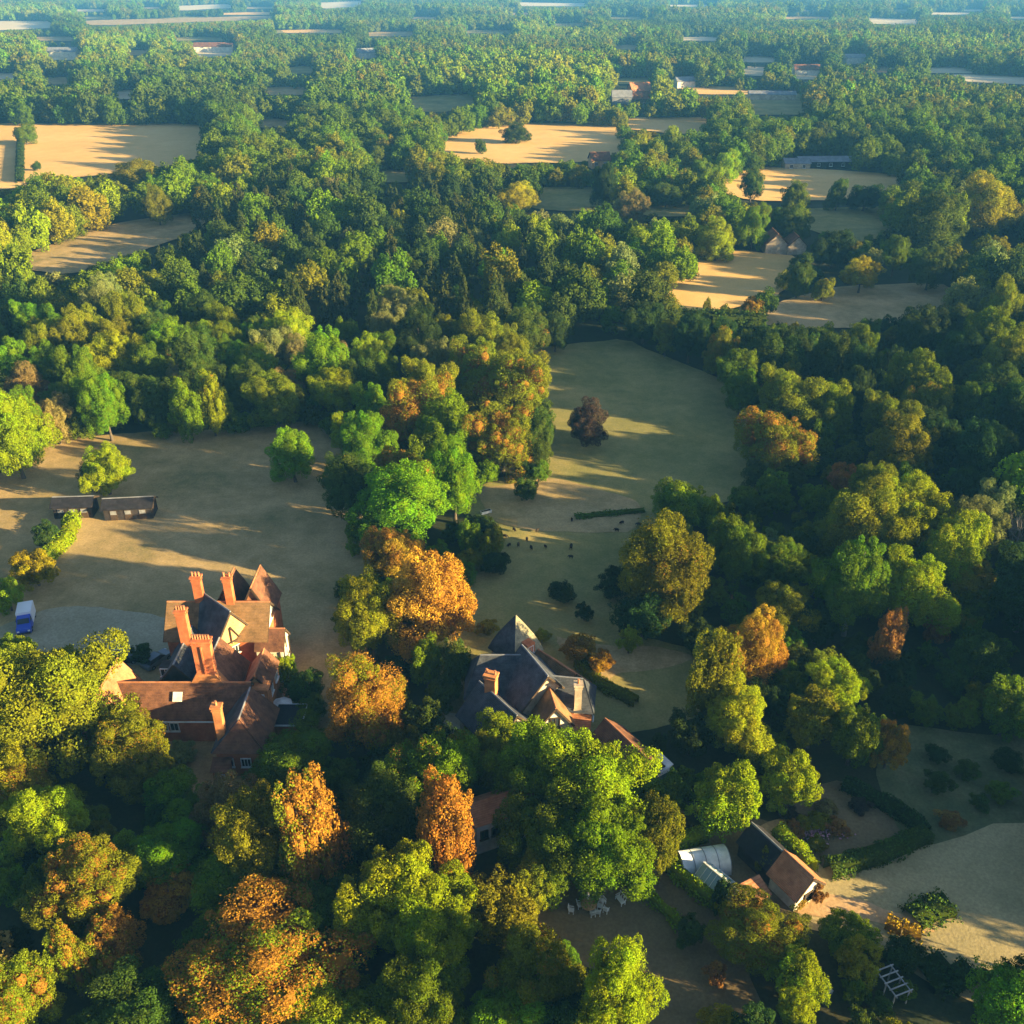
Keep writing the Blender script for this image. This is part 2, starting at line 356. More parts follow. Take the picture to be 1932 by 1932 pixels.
# ------------------------------------------------------------------ buildings
def block(par, cx, cy, yaw, L, W, he, hr, wall, roof, oh=.35, hip=(0, 0), z0=0, gable=None, wname='wall', rname='roof', roof2=None):
    """a gabled or hipped range; ridge along local x; hip gives how far each end of the ridge is drawn in"""
    o = (cx, cy, z0); l, w = L / 2, W / 2; M_ = MATS
    mb = MB(o, yaw); mb.add([(-l, -w, -.1), (l, -w, -.1), (l, w, -.1), (-l, w, -.1), (-l, -w, he), (l, -w, he), (l, w, he), (-l, w, he)], [(0, 1, 5, 4), (1, 2, 6, 5), (2, 3, 7, 6), (3, 0, 4, 7), (4, 5, 6, 7)])
    wo_ = mb.build(wname, M_[wall], par)
    for s, hp in ((-1, hip[0]), (1, hip[1])):
        if hp: continue
        g = MB(o, yaw); xs = [s * (l + .003), s * (l - .25)]
        v = [(x, y, z) for x in xs for (y, z) in ((-w + .02, he - .02), (w - .02, he - .02), (0, hr - .05))]
        g.add(v, [(0, 1, 2), (5, 4, 3), (0, 2, 5, 3), (1, 4, 5, 2), (0, 3, 4, 1)]); g.build('gable', M_[gable or wall], par)
    sl = (hr - he) / w; ez = he - oh * sl; ew = w + oh; th = .16
    xa, xb = -l - (oh if not hip[0] else 0), l + (oh if not hip[1] else 0); ra, rb = (-l + hip[0] if hip[0] else xa), (l - hip[1] if hip[1] else xb)
    if hip[0]: xa = -l - oh
    if hip[1]: xb = l + oh
    A = MB(o, yaw); A.slab([(xa, -ew, ez), (xb, -ew, ez), (rb, 0, hr), (ra, 0, hr)], th); r1 = A.build(rname, M_[roof], par)
    B = MB(o, yaw); B.slab([(xb, ew, ez), (xa, ew, ez), (ra, 0, hr), (rb, 0, hr)], th); B.build(rname, M_[roof2 or roof], par)
    if hip[0]: C = MB(o, yaw); C.slab([(xa, ew, ez), (xa, -ew, ez), (ra, 0, hr)], th); C.build('hip', M_[roof], par)
    if hip[1]: C = MB(o, yaw); C.slab([(xb, -ew, ez), (xb, ew, ez), (rb, 0, hr)], th); C.build('hip', M_[roof2 or roof], par)
    rd = MB(o, yaw); rd.bar((ra, 0, hr + th), (rb, 0, hr + th), .24, .2, 6); rd.build('ridge_tiles', M_['terracotta_tile' if 'tile' in roof else 'lead'], par)
    for s, hp in ((-1, hip[0]), (1, hip[1])):
        if hp: continue
        x = s * (l + oh + .03); bgd = MB(o, yaw)
        for t in (-1, 1): bgd.bar((x, t * ew, ez + .02), (x, 0, hr + .02), .07, .24)
        bgd.build('bargeboard', M_['timber'], par)
    return wo_
def window(par, x, y, z, face, w=.9, h=1.2, n=2, mat='white_paint'):
    """face = direction the window looks, as an angle"""
    f = MB((x, y, z), face + R(90)); y0 = -.05
    for s in (-1, 1):
        f.box((s * w / 2, y0, 0), (.09, .14, h + .09)); f.box((0, y0, s * h / 2), (w - .09, .14, .09))
    for i in range(1, n): f.box((-w / 2 + w * i / n, y0, 0), (.06, .1, h - .09))
    f.box((0, y0 - .06, -h / 2 - .1), (w + .25, .22, .08))
    fr = f.build('window', MATS[mat], par); g = MB((x, y, z), face + R(90))
    g.box((0, -.02, 0), (w - .02, .05, h - .02)); g.build('pane', MATS['window_glass'], fr)
def chimney(par, x, y, z0, z1, w, d, yaw=0, pots=3, mat='brick'):
    c = MB((x, y, 0), yaw); c.box((0, 0, (z0 + z1) / 2), (w, d, z1 - z0)); c.box((0, 0, z1 - .55), (w + .16, d + .16, .16)); c.box((0, 0, z1 - .1), (w + .3, d + .3, .22)); c.box((0, 0, z0 + .6), (w + .14, d + .14, .2))
    if w > 2.0:
        c.box((0, -d / 2 - .08, (z0 + z1) / 2 - .2), (.16, .14, z1 - z0 - 1.2))
    st = c.build('chimney', MATS[mat], par)
    for i in range(pots):
        p = MB((x, y, 0), yaw); px = (i - (pots - 1) / 2) * (w - .3) / max(pots - 1, 1); p.cone((px, 0, z1), (px, 0, z1 + .55), .15, .11); p.cone((px, 0, z1 + .5), (px, 0, z1 + .62), .15, .15); p.build('chimney_pot', MATS['terracotta_tile'], st)
def beams(par, pts, mat='timber', wd=.16):
    for p, q in pts: b = MB(); b.bar(p, q, wd, wd); b.build('timber_beam', MATS[mat], par)
# --- the red brick manor
mh = empty('manor_house', (-38, 92, 0)); tag(mh, 'large red brick manor house with tall chimneys and many tiled gables', 'house')
block(mh, -38.2, 100.7, 0, 12.7, 6.4, 6.6, 10, 'brick', 'roof_tile_mossy', gable='white_paint')
for gx in (-34.0, -37.6): block(mh, gx, 104.2, R(90), 5.0, 4.0, 7.6, 11.6 if gx > -35 else 11.2, 'brick', 'roof_tile', gable='terracotta_tile', oh=.25)
chimney(mh, -40.6, 100.9, 8.8, 14, 1.15, .8, pots=3); chimney(mh, -36.6, 100.8, 8.8, 14.0, 1.0, .9, pots=2)
ya = R(-42); dx, dy = math.cos(ya), math.sin(ya); gx, gy = -35.7, 97.2
block(mh, gx - dx * 3.2, gy - dy * 3.2, ya, 6.4, 6.4, 6.3, 11.0, 'brick_tile_hung', 'slate', gable='buff_tile_hung', oh=.2, roof2='roof_tile_mossy')
nx, ny = -dy, dx
def gp(s, z, e=.12): return (gx + nx * s + dx * e, gy + ny * s + dy * e, z)
beams(mh, [(gp(-.5, 6.4), gp(-.5, 8.8)), (gp(.9, 6.4), gp(-.4, 8.9)), (gp(-2.4, 6.6), gp(2.4, 6.6))])
window(mh, gx + dx * .03, gy + dy * .03, 5.2, ya, 1.3, 1.2, 3)
block(mh, -36.9, 92.0, R(-90), 6.2, 6.2, 4.6, 8.3, 'brick', 'slate', roof2='roof_tile', gable='brick_tile_hung', oh=.2)  # slate on the left slope is painted shade; right slope keeps tile brown
chimney(mh, -36.6, 88.75, 6.2, 13.2, 2.15, .9, pots=7)
cs = MB((-36.6, 88.55, 0)); cs.add([(-3.0, -.4, 5.2), (3.0, -.4, 5.2), (1.15, -.5, 8.4), (-1.15, -.5, 8.4), (-3.0, .6, 5.2), (3.0, .6, 5.2), (1.15, .6, 8.4), (-1.15, .6, 8.4)], [(0, 1, 2, 3), (5, 4, 7, 6), (1, 5, 6, 2), (4, 0, 3, 7), (3, 2, 6, 7)]); cs.build('chimney_shoulder', MATS['brick_tile_hung'], mh)
block(mh, -41.2, 94.2, R(90), 7.4, 4.4, 5.2, 8.0, 'dark_weatherboard', 'slate', oh=.25); chimney(mh, -40.9, 94.9, 6.5, 13, 1.25, .9, pots=4)
window(mh, -43.42, 92.6, 4.2, R(180), 1.1, 1.0)
dm = MB((-42.9, 92.2, 0)); dm.box((0, 0, 6.0), (1.4, 1.5, 1.4)); dm.build('dormer', MATS['dark_weatherboard'], mh); window(mh, -42.9, 91.44, 6.05, R(-90), 1.1, 1.05, 2)
block(mh, -39.4, 88.2, 0, 15.4, 5.0, 4.1, 7, 'brick', 'roof_tile')
sg = MB((-40.0, 87.0, 5.9)); sl_ = math.atan2(2.9, 2.5)
sg.slab([(-.55, -.45, -.36), (.55, -.45, -.36), (.55, .3, .51), (-.55, .3, .51)], .08); sg.build('skylight', MATS['white_paint'], mh)
for wx in (-45.2, -43.6, -41.9, -40.6): window(mh, wx, 85.68, 2.4, R(-90), 1.0, 1.2, 2)
gt = MB(); gt.bar((-46.9, 85.2, 3.55), (-33.9, 85.2, 3.55), .14, .14); gt.build('gutter', MATS['white_paint'], mh)
block(mh, -48.3, 87.4, R(90), 7.2, 5.0, 4.4, 8.2, 'brick', 'terracotta_tile', roof2='roof_tile')  # sunlight on the right slope is put into the brighter terracotta
block(mh, -31.2, 91.8, R(90), 5.0, 2.8, 5.4, 7.2, 'brick_tile_hung', 'roof_tile', gable='buff_tile_hung', oh=.2, roof2='terracotta_tile')
for wy in (90.4, 93.0): window(mh, -29.78, wy, 4.3, 0, 1.2, 1.3, 3)
bm_ = MB((-30.8, 89.0, 0), 0); bm_.box((0, 0, 3.0), (2.4, 1.6, 6.0)); bm_.box((0, 0, 6.1), (2.7, 1.9, .2), taper=.8); bm_.build('bay', MATS['brick_tile_hung'], mh); window(mh, -30.8, 88.17, 4.6, R(-90), 1.5, 1.2, 3); window(mh, -30.8, 88.17, 2.0, R(-90), 1.5, 1.2, 3)
block(mh, -31.3, 98.4, 0, 3.4, 3.4, 5.4, 7.4, 'cream_render', 'roof_tile', oh=.2)
beams(mh, [((-29.55, 97, .2), (-29.55, 97, 5.3)), ((-29.55, 98.4, .2), (-29.55, 98.4, 6.8)), ((-29.55, 99.8, .2), (-29.55, 99.8, 5.3)), ((-29.55, 96.8, 3.0), (-29.55, 100, 3.0)), ((-32.9, 96.66, 3), (-29.7, 96.66, 3)), ((-31.3, 96.66, .3), (-31.3, 96.66, 5)), ((-30, 96.66, .3), (-30, 96.66, 5))])
window(mh, -29.58, 97.7, 4.2, 0, .8, 1.0)
block(mh, -31.2, 83.4, R(-90), 6.8, 5.4, 4.2, 7.1, 'brick', 'slate', hip=(0, 1.6), roof2='roof_tile'); chimney(mh, -33.3, 81.3, 3.8, 9.6, .95, .8, pots=1, mat='brick_tile_hung')  # left slope coloured slate-dark for its shade, right slope brown as sunlit
for wx in (-32.6, -30.6): window(mh, wx, 79.97, 2.2, R(-90), 1.1, 1.2, 3)
pv = MB((-33.2, 79.2, 0)); pv.box((0, 0, 1.2), (1.8, 1.5, 2.4)); pv.build('porch', MATS['brick'], mh); pr_ = MB((-33.2, 79.2, 0)); pr_.slab([(-1.1, -1.0, 2.3), (1.1, -1.0, 2.3), (1.1, .75, 3.0), (-1.1, .75, 3.0)], .1); pr_.build('porch_roof', MATS['roof_tile'], mh)
window(mh, -33.2, 78.42, 1.3, R(-90), .9, 1.1, 2)
le = MB((-27.0, 87.2, 0)); le.box((0, 0, 1.4), (3.2, 3.4, 2.8)); le.build('lean_to_wall', MATS['brick'], mh); lr_ = MB((-27.0, 87.2, 0)); lr_.box((0, 0, 2.86), (3.5, 3.7, .12)); lr_.build('flat_roof', MATS['felt_roof'], mh)
lf = MB((-27.0, 87.2, 0))
for s in (-1, 1): lf.box((s * 1.8, 0, 2.88), (.08, 3.8, .22)); lf.box((0, s * 1.9, 2.88), (3.52, .08, .22))
lf.build('fascia', MATS['white_paint'], mh)
# --- the slate roofed house
h2 = empty('slate_house', (2, 90, 0)); tag(h2, 'dark slate roofed house with a pointed turret roof in the centre', 'house')
tw = MB((.5, 97.4, 0), R(42)); tw.box((0, 0, 2.6), (4.4, 4.4, 5.2)); tw.build('turret_wall', MATS['stone'], h2)
def pyr(name, faces, mat):
    prof = [(2.6, 5.0), (2.2, 6.2), (1.6, 7.6), (.85, 9.0), (.03, 10.4)]
    m = MB((.5, 97.4, 0), R(42))
    for f in faces:
        a = f * math.pi / 2; c, s = math.cos(a), math.sin(a)
        for (r0, z0), (r1, z1) in zip(prof, prof[1:]): m.add([(c * r0 - s * x, s * r0 + c * x, z) for r0, z, x in ((r0, z0, -r0), (r0, z0, r0), (r1, z1, r1), (r1, z1, -r1))], [(0, 1, 2, 3)])
    m.build(name, MATS[mat], h2)
pyr('turret_roof', (1, 2), 'slate'); pyr('turret_roof', (0,), 'slate'); pyr('turret_roof', (3,), 'sunlit_lichen_slate')  # sun-facing turret face gets the paler slate, light put into its colour
td = MB((1.9, 95.9, 0), R(42 - 90)); td.box((0, 0, 6.6), (1.6, 1.3, 1.6)); td.build('dormer', MATS['brick'], h2); window(h2, 2.36, 95.37, 6.5, R(-48), .8, 1.0)
yb = math.atan2(-4.9, 2.5); block(h2, 2.75, 90.4, yb, 6.0, 7.4, 4.4, 8.6, 'stone', 'slate', roof2='slate', oh=.4, hip=(0, 0))
block(h2, -2.2, 92.3, R(0), 6.5, 6.4, 4.2, 7.9, 'stone', 'slate', hip=(1.5, 0))
block(h2, -1.7, 86.4, math.atan2(-3.2, 2.4), 7.0, 6.4, 2.9, 6.1, 'stone', 'slate'); chimney(h2, -2.5, 88.0, 4.5, 8.6, 1.35, 1.0, R(-20), 2, 'brick_tile_hung')
yc = math.atan2(-4.2, 3.9); block(h2, 5.6, 93.4, yc, 6.0, 5.4, 3.2, 6.0, 'stone', 'roof_tile_mossy', roof2='terracotta_tile')  # terracotta on the right slope carries painted sunlight; left slope stays browner
block(h2, 7.0, 89.2, R(-8), 5.6, 4.6, 4.2, 6.9, 'stone', 'slate', oh=.3, hip=(0, 1.2)); chimney(h2, 7.9, 87.0, 3.6, 8.0, .85, .8, 0, 1, 'stone')
block(h2, 4.7, 86.6, R(-80), 4.6, 4.0, 3.9, 6.5, 'stone', 'roof_tile_mossy', gable='cream_render', oh=.25)
ga = R(-80); ex, ey = math.cos(ga), math.sin(ga); window(h2, 4.7 + ex * 2.33, 86.6 + ey * 2.33, 4.3, ga, 1.1, 1.5, 2, 'timber'); window(h2, 4.7 + ex * 2.33, 86.6 + ey * 2.33, 1.7, ga, 1.6, 1.3, 3)
for yy in (88.0, 89.6): window(h2, 9.84, yy, 2.2, R(-8), .9, 1.1)
lt = MB((7.9, 85.9, 0), R(-8)); lt.slab([(-1.6, -1.3, 2.2), (1.6, -1.3, 2.2), (1.6, 1.1, 3.5), (-1.6, 1.1, 3.5)], .12); lt.build('lean_to_roof', MATS['terracotta_tile'], h2); lw = MB((7.9, 86.1, 0), R(-8)); lw.box((0, 0, 1.1), (3, 2.2, 2.2)); lw.build('lean_to_wall', MATS['stone'], h2)
# --- the small red roofed house
h3 = empty('small_house', (13, 80.8, 0)); tag(h3, 'small red tiled house with a white conservatory at its end', 'house')
y3 = math.atan2(-6.0, 3.8); block(h3, 13.0, 80.8, y3, 7.1, 5.0, 2.7, 5.0, 'brick_tile_hung', 'roof_tile', roof2='roof_tile', gable='brick')
window(h3, 13.0 + math.cos(y3) * 3.58, 80.8 + math.sin(y3) * 3.58, 1.6, y3, 1.4, 1.2, 3, 'timber')
cq = MB((16.6, 79.6, 0), y3); cq.box((0, 0, .35), (2.6, 2.4, .7))
for sx in (-1, 0, 1):
    for sy in (-1, 1): cq.box((sx * 1.25, sy * 1.15, 1.3), (.1, .1, 1.3))
cq.box((0, 0, 1.98), (2.8, 2.6, .1)); cq.slab([(-1.4, -1.3, 2.02), (1.4, -1.3, 2.02), (1.4, 1.3, 2.7), (-1.4, 1.3, 2.7)], .06); cf = cq.build('conservatory', MATS['white_paint'], h3)
cg = MB((16.6, 79.6, 0), y3); cg.box((0, 0, 1.32), (2.46, 2.26, 1.24)); cg.build('glazing', MATS['greenhouse_glass'], cf)
# --- the white cottage
h4 = empty('white_cottage', (-.2, 69.4, 0)); tag(h4, 'white cottage with an orange tiled roof half hidden by trees', 'house')
y4 = R(23); block(h4, -.6, 71.8, y4, 8.0, 3.2, 4.6, 5.7, 'white_paint', 'terracotta_tile')
n4 = y4 - R(90); ux, uy = math.cos(y4), math.sin(y4); vx, vy = math.cos(n4), math.sin(n4)
for t, ww in ((-3.2, .8), (-1.6, 1.5), (1.2, 1.2)): window(h4, -.6 + ux * t + vx * 1.63, 71.8 + uy * t + vy * 1.63, 2.7, n4, ww, 1.1, 2 if ww < 1 else 3, 'timber')
# --- barn, sheds, glass
bn = empty('long_barn', (27.5, 65.4, 0)); tag(bn, 'low barn with dark felt roof and a terracotta tiled end', 'barn')
y5 = math.atan2(-3.7, 2.3); block(bn, 26.4, 67.5, y5, 4.6, 3.2, 2.1, 3.7, 'dark_weatherboard', 'felt_roof', roof2='felt_roof', oh=.2); block(bn, 28.55, 64.05, y5, 3.4, 3.5, 2.2, 4.0, 'cream_render', 'terracotta_tile', oh=.3)
window(bn, 28.55 + math.cos(y5) * 1.73, 64.05 + math.sin(y5) * 1.73, 1.3, y5, 1.0, .9, 2, 'timber')
ls = empty('tiled_shed', (23.6, 62.4, 0)); tag(ls, 'low open shed with a terracotta roof beside the greenhouse', 'shed')
q = MB((23.6, 62.4, 0), R(28)); q.box((0, .4, .85), (3.6, 1.2, 1.7)); q.build('wall', MATS['brick'], ls); q = MB((23.6, 62.4, 0), R(28)); q.slab([(-2, -1.0, 1.55), (2, -1.0, 1.55), (2, 1.1, 2.3), (-2, 1.1, 2.3)], .1); q.build('roof', MATS['terracotta_tile'], ls)
pt = empty('polytunnel', (19.9, 67.4, 0)); tag(pt, 'white plastic polytunnel with a rounded roof beside the hedge', 'polytunnel')
pm = MB((19.9, 67.3, 0), R(10)); n_ = 12; L_ = 2.6; vs = []
for x in (-L_, L_):
    for i in range(n_ + 1): a_ = math.pi * i / n_; vs.append((x, math.cos(a_) * 1.7, math.sin(a_) * 2.0))
pm.add(vs, [(i, i + 1, n_ + 2 + i, n_ + 1 + i) for i in range(n_)] + [tuple(range(n_ + 1)), tuple(range(n_ + 1, 2 * n_ + 2))[::-1]]); pm.build('cover', MATS['poly_sheet'], pt, True)
for k in range(5):
    hp = MB((19.9, 67.3, 0), R(10)); x = -L_ + .05 + k * (2 * L_ - .1) / 4
    for i in range(n_): a0, a1 = math.pi * i / n_, math.pi * (i + 1) / n_; hp.bar((x, math.cos(a0) * 1.72, math.sin(a0) * 2.02), (x, math.cos(a1) * 1.72, math.sin(a1) * 2.02), .05)
    hp.build('hoop', MATS['lead'], pt)
gh = empty('greenhouse', (20.9, 64.0, 0)); tag(gh, 'glass greenhouse with white glazing bars next to the polytunnel', 'greenhouse')
yg = math.atan2(-3.2, 2.6); LG, WG, HG, RG = 4.4, 2.6, 1.4, 2.4
gb = MB((20.9, 64.0, 0), yg); gb.box((0, 0, .25), (LG, WG, .5)); gb.build('base_wall', MATS['brick'], gh)
for s in (-1, 1):
    for i in range(7):
        x0, x1 = -LG / 2 + i * LG / 7 + .03, -LG / 2 + (i + 1) * LG / 7 - .03
        g = MB((20.9, 64.0, 0), yg); pts = [(x0, s * WG / 2, HG), (x1, s * WG / 2, HG), (x1, 0, RG), (x0, 0, RG)]; g.slab(pts if s < 0 else pts[::-1], .02)
        pts = [(x0, s * WG / 2, .5), (x1, s * WG / 2, .5), (x1, s * WG / 2, HG), (x0, s * WG / 2, HG)]; g.slab(pts if s < 0 else pts[::-1], .02); g.build('pane', MATS['greenhouse_glass'], gh)
ge = MB((20.9, 64.0, 0), yg)
for s in (-1, 1): x = s * LG / 2; ge.slab([(x, -WG / 2, .5), (x, WG / 2, .5), (x, WG / 2, HG), (x, 0, RG), (x, -WG / 2, HG)], .02)
ge.build('end_glass', MATS['greenhouse_glass'], gh)
gf = MB((20.9, 64.0, 0), yg); gf.bar((-LG / 2, 0, RG + .05), (LG / 2, 0, RG + .05), .16)
for s in (-1, 1):
    gf.bar((-LG / 2, s * WG / 2, HG), (LG / 2, s * WG / 2, HG), .08)
    for i in range(8): x = -LG / 2 + i * LG / 7; gf.bar((x, s * (WG / 2 + .02), .5), (x, s * (WG / 2 + .02), HG), .05); gf.bar((x, s * (WG / 2 + .02), HG + .02), (x, 0, RG + .04), .05)
gf.build('glazing_bars', MATS['white_paint'], gh)
def shed(name, label, x, y, L, W, he, hr, yaw):
    e = empty(name, (x, y, 0)); tag(e, label, 'shed', 'dark sheds in the left field'); block(e, x, y, yaw, L, W, he, hr, 'dark_weatherboard', 'felt_roof', oh=.3)
    c_, s_ = math.cos(yaw), math.sin(yaw)
    for t in (-L * .3, 0, L * .3):
        d = MB((x + c_ * t + s_ * (W / 2 + .03), y + s_ * t - c_ * (W / 2 + .03), 1.0), yaw); d.box((0, 0, 0), (1.2, .06, 1.9)); dd_ = d.build('stable_door', MATS['timber'], e)
        d = MB((x + c_ * t + s_ * (W / 2 + .08), y + s_ * t - c_ * (W / 2 + .08), 1.5), yaw); d.box((0, 0, 0), (1.0, .04, .7)); d.build('upper_leaf', MATS['lead'], dd_)
shed('stable_shed', 'dark stable shed behind the left hedge', -75.2, 141.5, 6.4, 3.4, 2.3, 3.2, R(4)); shed('stable_shed', 'longer dark stable shed in the open left field', -65.6, 141.0, 8.0, 3.4, 2.3, 3.3, R(6))
# far houses: position, size, ridge direction, materials, label
FH = [(985, 232, 0, 8, 7, 5, 8, .2, 'cream_render', 'roof_tile', None)]
FARHOUSES = [
 (1458, 474, 8, 7, 3.5, 6.6, 90, 'stone', 'roof_tile', 'pale gabled house between trees beyond the golden field, the left one'), (1497, 476, 7, 6, 3.2, 6, 90, 'stone', 'roof_tile', 'pale gabled house between trees beyond the golden field, the right one'),
 (1130, 398 - 82, 9, 7, 4, 7, 10, 'buff_tile_hung', 'roof_tile', 'small brown house by the hedge under the central golden field'), (1205, 186, 16, 10, 6, 11, 20, 'terracotta_tile', 'terracotta_tile', 'red brick house among trees above the central golden field'),
 (1172, 196, 14, 9, 5, 9, 0, 'lead', 'lead', 'grey house left of the far red brick house'), (1560, 314, 30, 10, 3, 4.6, 3, 'dark_weatherboard', 'lead', 'long low grey shed above the right golden field'), (1500, 318, 12, 8, 3, 4.6, 0, 'stone', 'lead', 'pale farm building left of the long grey shed'),
 (1455, 188, 34, 10, 4, 6, -5, 'stone', 'lead', 'long white roofed building far off right of centre'), (405, 98, 46, 14, 6, 10, 2, 'cream_render', 'roof_tile', 'long pale building far off at the left'), (120, 108, 34, 14, 6, 10, 0, 'cream_render', 'lead', 'white building far off near the left edge'),
 (690, 110, 20, 12, 6, 10, 30, 'cream_render', 'lead', 'small white building far off left of centre'), (1290, 165, 16, 10, 5, 8, 15, 'cream_render', 'lead', 'white house far off among dark trees'), (1520, 142, 24, 13, 5, 9, 0, 'cream_render', 'roof_tile', 'pale house far off beside a stubble strip'), (1610, 120, 22, 12, 6, 9, 10, 'cream_render', 'lead', 'tiny white building far off at the right'),
]
for (u, v, L, W, he, hr, yw, wm, rm, lb) in FARHOUSES:
    p = at(u, v); e = empty('far_house', (p.x, p.y, 0)); tag(e, lb, 'house'); block(e, p.x, p.y, R(yw), L, W, he, hr, wm, rm, oh=.4)
    k = max(2, int(L / 6)); c_, s_ = math.cos(R(yw)), math.sin(R(yw))
    if p.y < 700:
        for i in range(k): t = (i + .5) / k * L - L / 2; window(e, p.x + c_ * t + s_ * (W / 2 + .03), p.y + s_ * t - c_ * (W / 2 + .03), he * .55, R(yw) - R(90), 1.4, 1.5)
    ss = FOC / proj(p.x, p.y, 0)[2]; CLEAR.append([(u - L * .55 * ss, v - hr * ss), (u + L * .55 * ss, v - hr * ss), (u + L * .5 * ss, v - 1), (u - L * .5 * ss, v - 1)])

# ------------------------------------------------------------------ trees: shared crown and trunk meshes
rng = np.random.default_rng(7)
def unit(v): return v / (np.linalg.norm(v, axis=-1, keepdims=True) + 1e-9)
def leaf_mesh(name, pos, nrm, size, br, rg, mat, core=None, aspect=.75, zc=1.0):
    """one small quad per leaf clump"""
    n = len(pos); nn = unit(nrm + rg.normal(0, .72, (n, 3)))
    a = unit(np.cross(nn, rg.normal(0, 1, (n, 3)))); b = np.cross(nn, a)
    sz = size * rg.uniform(.6, 1.35, (n, 1)); a = a * sz * .5; b = b * sz * .5 * aspect
    fold = nn * sz * .12
    if zc != 1: a[:, 2] *= zc; b[:, 2] *= zc; fold[:, 2] *= zc
    V = np.stack([pos - a + fold, pos - b - fold, pos + a + fold, pos + b - fold], 1).reshape(-1, 3)
    F = np.arange(4 * n).reshape(n, 4); lr = rg.random(n); bb = np.asarray(br, float)
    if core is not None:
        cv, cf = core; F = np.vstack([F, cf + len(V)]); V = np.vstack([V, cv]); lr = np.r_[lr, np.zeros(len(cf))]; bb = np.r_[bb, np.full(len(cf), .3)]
    me = bpy.data.meshes.new(name); me.vertices.add(len(V)); me.vertices.foreach_set('co', V.astype(np.float32).ravel())
    me.loops.add(F.size); me.loops.foreach_set('vertex_index', F.astype(np.int32).ravel())
    me.polygons.add(len(F)); me.polygons.foreach_set('loop_start', np.arange(0, F.size, 4, dtype=np.int32)); me.polygons.foreach_set('loop_total', np.full(len(F), 4, dtype=np.int32))
    me.update(calc_edges=True)
    for nm, arr in (('lr', lr), ('br', bb)):
        at_ = me.attributes.new(nm, 'FLOAT', 'FACE'); at_.data.foreach_set('value', arr.astype(np.float32))
    me.materials.append(mat); return me
def wob(p, k, s): return np.sin(p[:, 0] * k + s) * np.cos(p[:, 1] * k * 1.13 + s * 2) + np.sin(p[:, 2] * k * .9 + s * 3 + p[:, 0] * k * .5)
def sphere_quads(c, r, n=6):
    th = np.linspace(0, 2 * np.pi, n, endpoint=False); ph = np.array([-.9, -.3, .3, .9]) * 1.2
    v = np.array([[np.cos(p) * np.cos(t), np.cos(p) * np.sin(t), np.sin(p)] for p in ph for t in th]) * r + c
    f = [[i * n + j, i * n + (j + 1) % n, (i + 1) * n + (j + 1) % n, (i + 1) * n + j] for i in range(3) for j in range(n)]
    return v, np.array(f)
